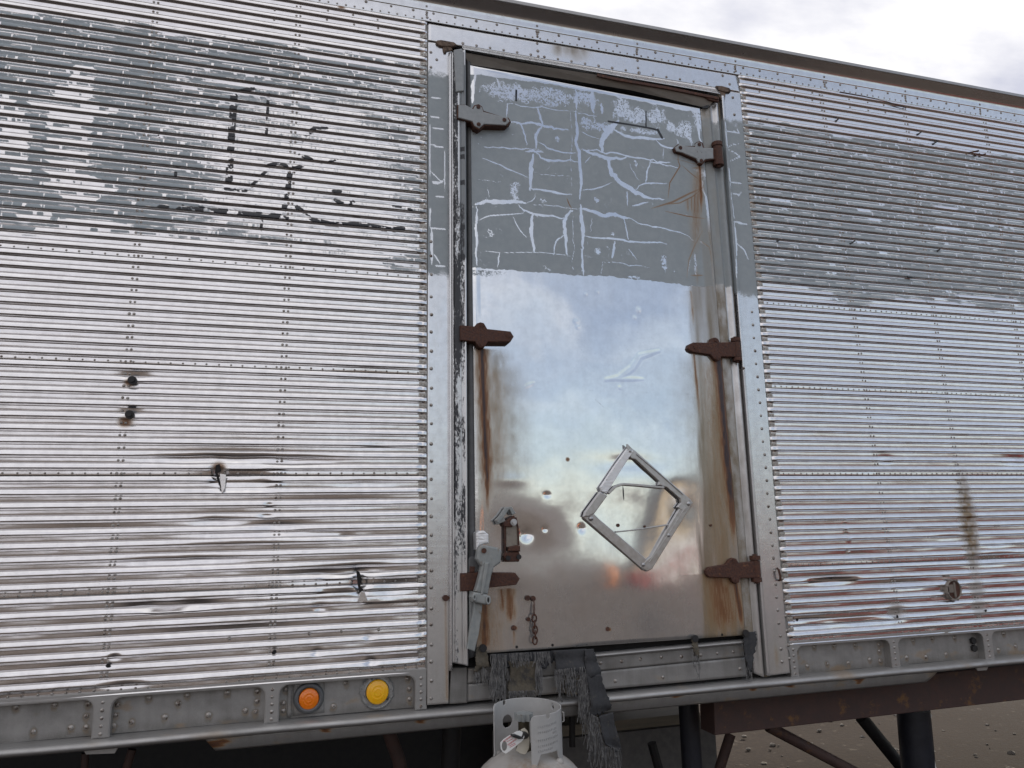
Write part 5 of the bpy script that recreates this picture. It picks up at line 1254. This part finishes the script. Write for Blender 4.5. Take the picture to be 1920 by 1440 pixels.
# ================================================================== loose things
# chain hanging on the door
ch = empty('chain', P(1002, 1210, -.03), 'short rusty chain hanging from two bolts low on the door', 'chain')
def link_at(u, v, ln, wd, flat, yy):
    c = P(u, v, yy); b = B(); n = 18; pts = []
    for k in range(n):
        a = 2 * PI * k / n; x = wd * math.cos(a); z = ln * math.sin(a)
        pts.append((c[0] + (x if flat else x * .25), c[1] + (0 if flat else x), c[2] + z))
    b.tube(pts, .0026, 7, closed=True); b.done('link', M_RUST, ch)
for i, (u, v) in enumerate(Q6([(1090, 955), (1096, 1025), (1100, 1085), (1102, 1140), (1098, 1205)])): link_at(u, v, .0125, .0075, i % 2 == 0, -.030)
b = B(); b.tube([P(u, v, y) for (u, v), y in zip(Q6([(1075, 740), (1088, 770), (1096, 850), (1092, 935), (1080, 900), (1078, 800)]), (-.020, -.026, -.030, -.030, -.030, -.024))], .0016, 6); b.done('wire_hook', M_RUST, ch)

# propane cylinder in front of the rail
TY = -.30
top = P(990, 1403, TY); TX, TZ = top[0], top[2]
tank = empty('propane_tank', (TX, TY, 0), 'grey propane cylinder with an open collar standing below the trailer door', 'gas cylinder')
def lathe(name, prof, m, seg=48, **k):
    b = B(); prev = None
    for r, z in prof:
        if r < 1e-5:
            v = b.bm.verts.new((TX, TY, z)); 
            if prev:
                for q in range(seg): b.bm.faces.new((prev[q], prev[(q + 1) % seg], v))
            prev = None; first = v; continue
        cur = [b.bm.verts.new((TX + r * math.cos(2 * PI * q / seg), TY + r * math.sin(2 * PI * q / seg), z)) for q in range(seg)]
        if prev:
            for q in range(seg): b.bm.faces.new((prev[q], prev[(q + 1) % seg], cur[(q + 1) % seg], cur[q]))
        prev = cur
    return b.done(name, m, tank, **k)
RB = .158
lathe('body', [(.10, .03), (.13, .045), (RB * .985, .075), (RB, .12), (RB, .38), (RB + .0015, .385), (RB + .0015, .392), (RB, .397), (RB, TZ - .115)] + [(RB * math.cos(a), TZ - .115 + .115 * math.sin(a)) for a in np.linspace(.06, PI / 2 - .04, 14)] + [(0, TZ)], M_TANK)
lathe('foot_ring', [(.118, .045), (.112, .0), (.108, .0), (.112, .045)], M_TANK)
def collar():
    R = .094; h = .131; z0 = TZ - .022
    nt_, nz = 220, 90
    th = np.linspace(math.radians(158), math.radians(-102), nt_); V = []; keep = []
    zs = np.linspace(0, 1, nz)
    Th, Zz = np.meshgrid(th, zs)
    topz = z0 + h + .004 * np.sin(Th)
    # the foot steps up on legs beyond the weld tabs
    a = np.degrees(Th); low = np.where((a < -44) & (a > -94), z0 + .030 * np.clip(np.minimum((a + 94) / 8, (-44 - a) / 8), 0, 1), z0 + .0)
    low = np.where(a < -94, z0 - .012, low)
    Z = low + (topz - low) * Zz
    # rounded top corners at both ends of the sheet
    for e, s in ((158, 1), (-102, -1)):
        d = np.abs(a - e) * math.radians(1) * R; r = .014; cut = np.where(d < r, r - np.sqrt(np.maximum(0, r * r - (r - d) ** 2)), 0); Z = Z - cut * Zz
    X = TX + R * np.cos(Th) ; Y = TY + R * np.sin(Th)
    F = gridfaces(nz, nt_)
    ac, zc_ = (a[:-1, :-1] + a[1:, 1:]) / 2, ((Z[:-1, :-1] + Z[1:, 1:]) / 2)
    kill = np.zeros(ac.shape, bool)
    for ah, zh, ra, rz in ((112, z0 + .076, .018, .0175), (118, z0 + .128, .0055, .0075), (-71, z0 + .124, .0065, .0085), (20, z0 + .118, .006, .008)):
        kill |= ((np.radians(ac - ah) * R / ra) ** 2 + ((zc_ - zh) / rz) ** 2) < 1
    F = F.reshape(nz - 1, nt_ - 1, 4)[~kill]
    me = mesh_np('collar', np.stack([X, Y, Z], -1).reshape(-1, 3), F, True)
    o = link('collar', me, M_COLLAR, tank); mo = o.modifiers.new('thick', 'SOLIDIFY'); mo.thickness = .0032; mo.offset = 0
    # stamped lettering on the front leaf, too worn to read: rows of small raised strokes
    b = B(); rnd = random.Random(2)
    for i, (zz, n) in enumerate(((.098, 11), (.084, 11), (.078, 3), (.064, 12), (.050, 12), (.038, 8))):
        for k in range(n):
            aa = math.radians(-90 + (k + (8 if i == 2 else 0)) * 3.6); r = R + .0022
            p = Vector((TX + r * math.cos(aa), TY + r * math.sin(aa), z0 + zz + .004 * k / 10)); rot = Matrix.Rotation(aa, 3, 'Z')
            b.box(p, (.0008, .0012, .0052), rot)
            if rnd.random() < .8: b.box(p + Vector((0, 0, .002 * rnd.choice((-1, 1)))), (.0008, .0034, .001), rot)
    b.done('stamped_marks', simple('stamped_shadow', (.30, .30, .30), (.34, .34, .34), .5), tank, kind='stuff')
    b = B()
    for aa in (-98, -44, 60, 140):
        q = math.radians(aa); b.dome((TX + R * math.cos(q), TY + R * math.sin(q), z0 - .004), .012, .010, 10, 3)
    b.done('weld_beads', M_TANK, tank, kind='stuff')
    b = B(); q = math.radians(2); p = (TX + (R + .003) * math.cos(q), TY + R * math.sin(q), z0 + .10); b.tube([(p[0], p[1] - .02, p[2] + .012), (p[0] + .005, p[1] - .02, p[2] + .010), (p[0] + .005, p[1] - .02, p[2] - .012), (p[0], p[1] - .02, p[2] - .014)], .0022, 6); b.done('collar_clip', M_TANK, tank)
collar()
vx, vy = TX - .012, TY - .005
b = B(); b.cyl((vx, vy, TZ - .01), (vx, vy, TZ + .075), .016, 20); b.cyl((vx, vy, TZ - .004), (vx, vy, TZ + .012), .024, 6); b.cyl((vx, vy, TZ + .045), (vx - .030, vy - .045, TZ + .040), .013, 16); b.done('valve', simple('dark_brass', (.06, .05, .035), (.10, .085, .055), .45, .6, 40, .2), tank)
b = B(); n = 10; ring = []
for k in range(60):
    a = 2 * PI * k / 60; r = .024 + .0035 * math.cos(n * a); ring.append((vx + r * math.cos(a), vy + r * math.sin(a)))
lo = [b.bm.verts.new((x, y, TZ + .076)) for x, y in ring]; hi = [b.bm.verts.new((x, y, TZ + .094)) for x, y in ring]
b.bm.faces.new(lo); b.bm.faces.new(hi)
for k in range(60): b.bm.faces.new((lo[k], lo[(k + 1) % 60], hi[(k + 1) % 60], hi[k]))
b.done('handwheel', M_CAST, tank)
# plug and warning tag on the valve outlet
K6 = lambda p: T(p, 880, 1280, 1 / 8)
ty = TY - .085
tag = empty('warning_tag', P(*K6([(640, 900)])[0], ty), 'white plastic warning tag with red print hanging on the cylinder valve', 'tag')
def ring_plate(name, outer, hole_c, hr, yf, th, m, parent):
    """outline with one oval hole"""
    me = bpy.data.meshes.new(name); bm = bmesh.new()
    c = np.array(hole_c); o = np.array(outer); ang = np.arctan2(o[:, 1] - c[1], o[:, 0] - c[0]); o = o[np.argsort(ang)]; ang = np.sort(ang)
    n = 72; tt = np.linspace(-PI, PI, n, endpoint=False)
    rr = np.hypot(o[:, 0] - c[0], o[:, 1] - c[1]); dense = np.interp(tt, np.concatenate([ang - 2 * PI, ang, ang + 2 * PI]), np.tile(rr, 3))
    A = [bm.verts.new(P(c[0] + hr[0] * math.cos(t), c[1] + hr[1] * math.sin(t), yf)) for t in tt]
    Bv = [bm.verts.new(P(c[0] + max(dense[i], hr[0] * 1.1) * math.cos(t), c[1] + max(dense[i], hr[1] * 1.05) * math.sin(t), yf)) for i, t in enumerate(tt)]
    for k in range(n): bm.faces.new((A[k], A[(k + 1) % n], Bv[(k + 1) % n], Bv[k]))
    bm.to_mesh(me); bm.free()
    x = link(name, me, m, parent); mo = x.modifiers.new('thick', 'SOLIDIFY'); mo.thickness = th; mo.offset = -1; return x
def dens(pts, k=6):
    out = []
    for i in range(len(pts)):
        a, c = np.array(pts[i]), np.array(pts[(i + 1) % len(pts)])
        out += [tuple(a + (c - a) * q / k) for q in range(k)]
    return out
ring_plate('tag_body', dens(K6([(465, 935), (472, 895), (510, 855), (600, 795), (735, 718), (780, 725), (815, 765), (825, 815), (800, 870), (720, 930), (600, 1030), (545, 1066), (500, 1040), (475, 990)])), K6([(527, 950)])[0], (5.0, 9.5), ty, .0022, M_WHITE, tag)
ring_plate('tag_loop', dens(K6([(775, 705), (830, 680), (875, 725), (903, 860), (895, 980), (845, 1080), (770, 1062), (650, 990), (720, 950), (760, 880), (780, 800)])), K6([(830, 790)])[0], (5.2, 7.5), ty + .022, .0022, M_CREAM, tag)
def text(body, u, v, size, rot, yf, m, parent):
    cu = bpy.data.curves.new('lettering', 'FONT'); cu.body = body; cu.size = size; cu.extrude = .0002; cu.align_x = 'CENTER'; cu.align_y = 'CENTER'
    if size <= 0: return
    tmp = bpy.data.objects.new('tmp', cu); COL.objects.link(tmp); cu.materials.append(m); bpy.context.view_layer.update()
    me = bpy.data.meshes.new_from_object(tmp.evaluated_get(bpy.context.evaluated_depsgraph_get())); bpy.data.objects.remove(tmp)
    o = bpy.data.objects.new('lettering', me); COL.objects.link(o)
    o.parent = parent; o.matrix_parent_inverse = MW(parent).inverted()
    o.location = P(u, v, yf); o.rotation_euler = (PI / 2, rot, 0)
for (a, c), s in zip(K6([(578, 838), (640, 893)]), ('WARNING', 'WARNING')): text(s, a, c, .0058 if s else 0, -math.radians(28), ty - .0008, M_RED, tag)
for q in ([(560, 888), (650, 842)], [(600, 950), (690, 905)], [(606, 972), (694, 925)]): bar('print_line', K6(q), .7, ty - .0006, .0004, M_RED, tag, bev=0)
b = B(); p = P(*K6([(760, 785)])[0], ty + .004); q = P(*K6([(845, 790)])[0], ty + .030); b.cyl(p, q, .0098, 24); b.done('plug', M_BLACKPL, tag)
plate('plug_grip', K6([(632, 790), (690, 778), (800, 822), (815, 845), (740, 850), (640, 812)]), ty - .010, .012, M_BLACKPL, tag, .002)

# timber and block lying under the trailer
def slab(name, px, y, th, m, label, cat):
    o = plate(name, px, y, th, m, None, .006, 2); o['label'] = label; o['category'] = cat; return o
c0, c1 = P(1080, 1390, 1.7), P(1276, 1362, 1.7)
zt_ = P(1200, 1347, 1.7)[2]; zb_ = P(1200, 1366, 1.7)[2]
b = B(); b.box(((c0[0] + c1[0]) / 2 - .1, 1.80, (zt_ + zb_) / 2), (1.10, .20, zt_ - zb_)); b.done('timber_beam', M_TIMBER, None, False, label='pale squared timber lying on the grey block under the trailer', category='timber')
b = B(); b.box(((c0[0] + c1[0]) / 2 - .1, 1.82, (zb_ - .002) / 2), (1.25, .30, zb_ - .002)); b.done('concrete_block', M_CONC, None, False, label='long grey concrete block on the dirt under the trailer', category='block')
b = B(); b.cyl(P(1222, 1393, 1.0), P(1243, 1470, 1.0), .022, 8); b.done('steel_stake', M_DARK, None, label='dark steel bar leaning on the ground beside the landing leg', category='bar')

# ================================================================== the yard the trailer mirrors
def hills():
    n = 90; an = np.linspace(math.radians(170), math.radians(370), n); r = 260
    h = 4 + 8 * fbm(np.arange(n) * .13, np.zeros(n), 3) + 3 * fbm(np.arange(n) * .6, np.zeros(n), 5)
    V = []
    for q, (rr, k) in enumerate(((r - 60, 0), (r - 20, .55), (r, 1), (r + 60, 0))):
        for i in range(n): V.append((rr * math.cos(an[i]), rr * math.sin(an[i]), h[i] * k - .5))
    link('hills', mesh_np('hills', V, gridfaces(4, n)), M_HILL, kind='structure', label='low dry hills along the horizon behind the camera')
hills()
def skip(name, c, d, rz, m, label):
    t = empty(name, (c[0], c[1], 0), label, 'skip'); t.rotation_euler = (0, 0, rz)
    Mx = Matrix.Translation((c[0], c[1], 0)) @ Matrix.Rotation(rz, 4, 'Z')
    b = B(); bm = b.bm; L, Wd, H = d
    lo = [bm.verts.new((x * (L / 2 - .25), y * Wd / 2, .06)) for x, y in ((-1, -1), (1, -1), (1, 1), (-1, 1))]; hi = [bm.verts.new((x * L / 2, y * Wd / 2, H)) for x, y in ((-1, -1), (1, -1), (1, 1), (-1, 1))]
    il = [bm.verts.new((x * (L / 2 - .30), y * (Wd / 2 - .04), .10)) for x, y in ((-1, -1), (1, -1), (1, 1), (-1, 1))]; ih = [bm.verts.new((x * (L / 2 - .05), y * (Wd / 2 - .04), H)) for x, y in ((-1, -1), (1, -1), (1, 1), (-1, 1))]
    bm.faces.new(lo); bm.faces.new(il)
    for k in range(4):
        j = (k + 1) % 4; bm.faces.new((lo[k], lo[j], hi[j], hi[k])); bm.faces.new((il[k], il[j], ih[j], ih[k])); bm.faces.new((hi[k], hi[j], ih[j], ih[k]))
    bmesh.ops.transform(bm, matrix=Mx, verts=bm.verts[:]); b.done('bin', m, t, False)
    b = B()
    for k in range(5): 
        for sy in (-1, 1): b.box(((k - 2) * L / 6, sy * (Wd / 2 + .03), H * .5), (.07, .06, H * .86))
    for sy in (-1, 1): b.box((0, sy * (Wd / 2 + .04), H - .03), (L, .08, .07))
    for v in (-.6, .6): b.box((0, v * Wd / 2, .03), (L - .6, .10, .06))
    bmesh.ops.transform(b.bm, matrix=Mx, verts=b.bm.verts[:]); b.done('stiffener', m, t, False)
skip('red_skip', (6.7, -4.2), (4.2, 1.7, .80), math.radians(35), M_REDPAINT, 'long low red steel skip mirrored in the lower right ribs')
skip('red_skip', (9.0, -15.2), (1.7, 1.1, 1.3), math.radians(-20), M_REDPAINT, 'tall red steel skip mirrored in the door below the placard frame')
t = empty('orange_tank', (7.09, -16.11, 0), 'tall orange plastic tank mirrored in the door left of the placard frame', 'water tank')
b = B(); prev = None
OX, OY = 7.0, -15.9
KO = 1.35
for r, z in ((.42, 0), (.42, .10), (.47, .12), (.47, .22), (.42, .26), (.41, .70), (.44, .74), (.44, .84), (.40, .90), (.38, 1.25), (.16, 1.42)):
    r *= KO; z *= KO
    cur = [b.bm.verts.new((OX + r * math.cos(2 * PI * k / 24), OY + r * math.sin(2 * PI * k / 24), z)) for k in range(24)]
    if prev:
        for k in range(24): b.bm.faces.new((prev[k], prev[(k + 1) % 24], cur[(k + 1) % 24], cur[k]))
    prev = cur
b.bm.faces.new(prev); b.done('tank_shell', M_ORANGE, t)
b = B(); b.tube([(OX - .12, OY, 1.42 * KO), (OX - .10, OY, 2.05), (OX + .10, OY, 2.05), (OX + .12, OY, 1.42 * KO)], .02, 8); b.done('tank_handle', M_BLACKPL, t)
def shed():
    cx, cy, w, d, h = 12.3, -20.4, 2.6, 4.0, 1.9; a = math.radians(12)
    t = empty('tan_shed', (cx, cy, 0), 'small tan gabled shed mirrored in the door behind the placard frame', 'shed')
    Mx = Matrix.Translation((cx, cy, 0)) @ Matrix.Rotation(a, 4, 'Z')
    b = B(); bm = b.bm
    f = [(-w / 2, 0), (w / 2, 0), (w / 2, h), (0, h + 1.2), (-w / 2, h)]
    A = [bm.verts.new((x, d / 2, z)) for x, z in f]; C = [bm.verts.new((x, -d / 2, z)) for x, z in f]
    bm.faces.new(A); bm.faces.new(C)
    for k in range(5): bm.faces.new((A[k], A[(k + 1) % 5], C[(k + 1) % 5], C[k]))
    bmesh.ops.transform(bm, matrix=Mx, verts=bm.verts[:]); b.done('wall', M_TANWALL, t, False)
    for s in (-1, 1):
        b = B(); L = math.hypot(w / 2, 1.2) + .3; b.box((s * (w / 4 + .1), 0, h + .6), (L, d + .5, .06), Matrix.Rotation(s * math.atan2(1.2, w / 2), 3, 'Y'))
        bmesh.ops.transform(b.bm, matrix=Mx, verts=b.bm.verts[:]); b.done('roof', M_CONC, t, False)
    b = B(); b.box((0, d / 2 + .03, .95), (1.6, .05, 1.9)); bmesh.ops.transform(b.bm, matrix=Mx, verts=b.bm.verts[:]); b.done('door', M_WHITE, t, False)
shed()
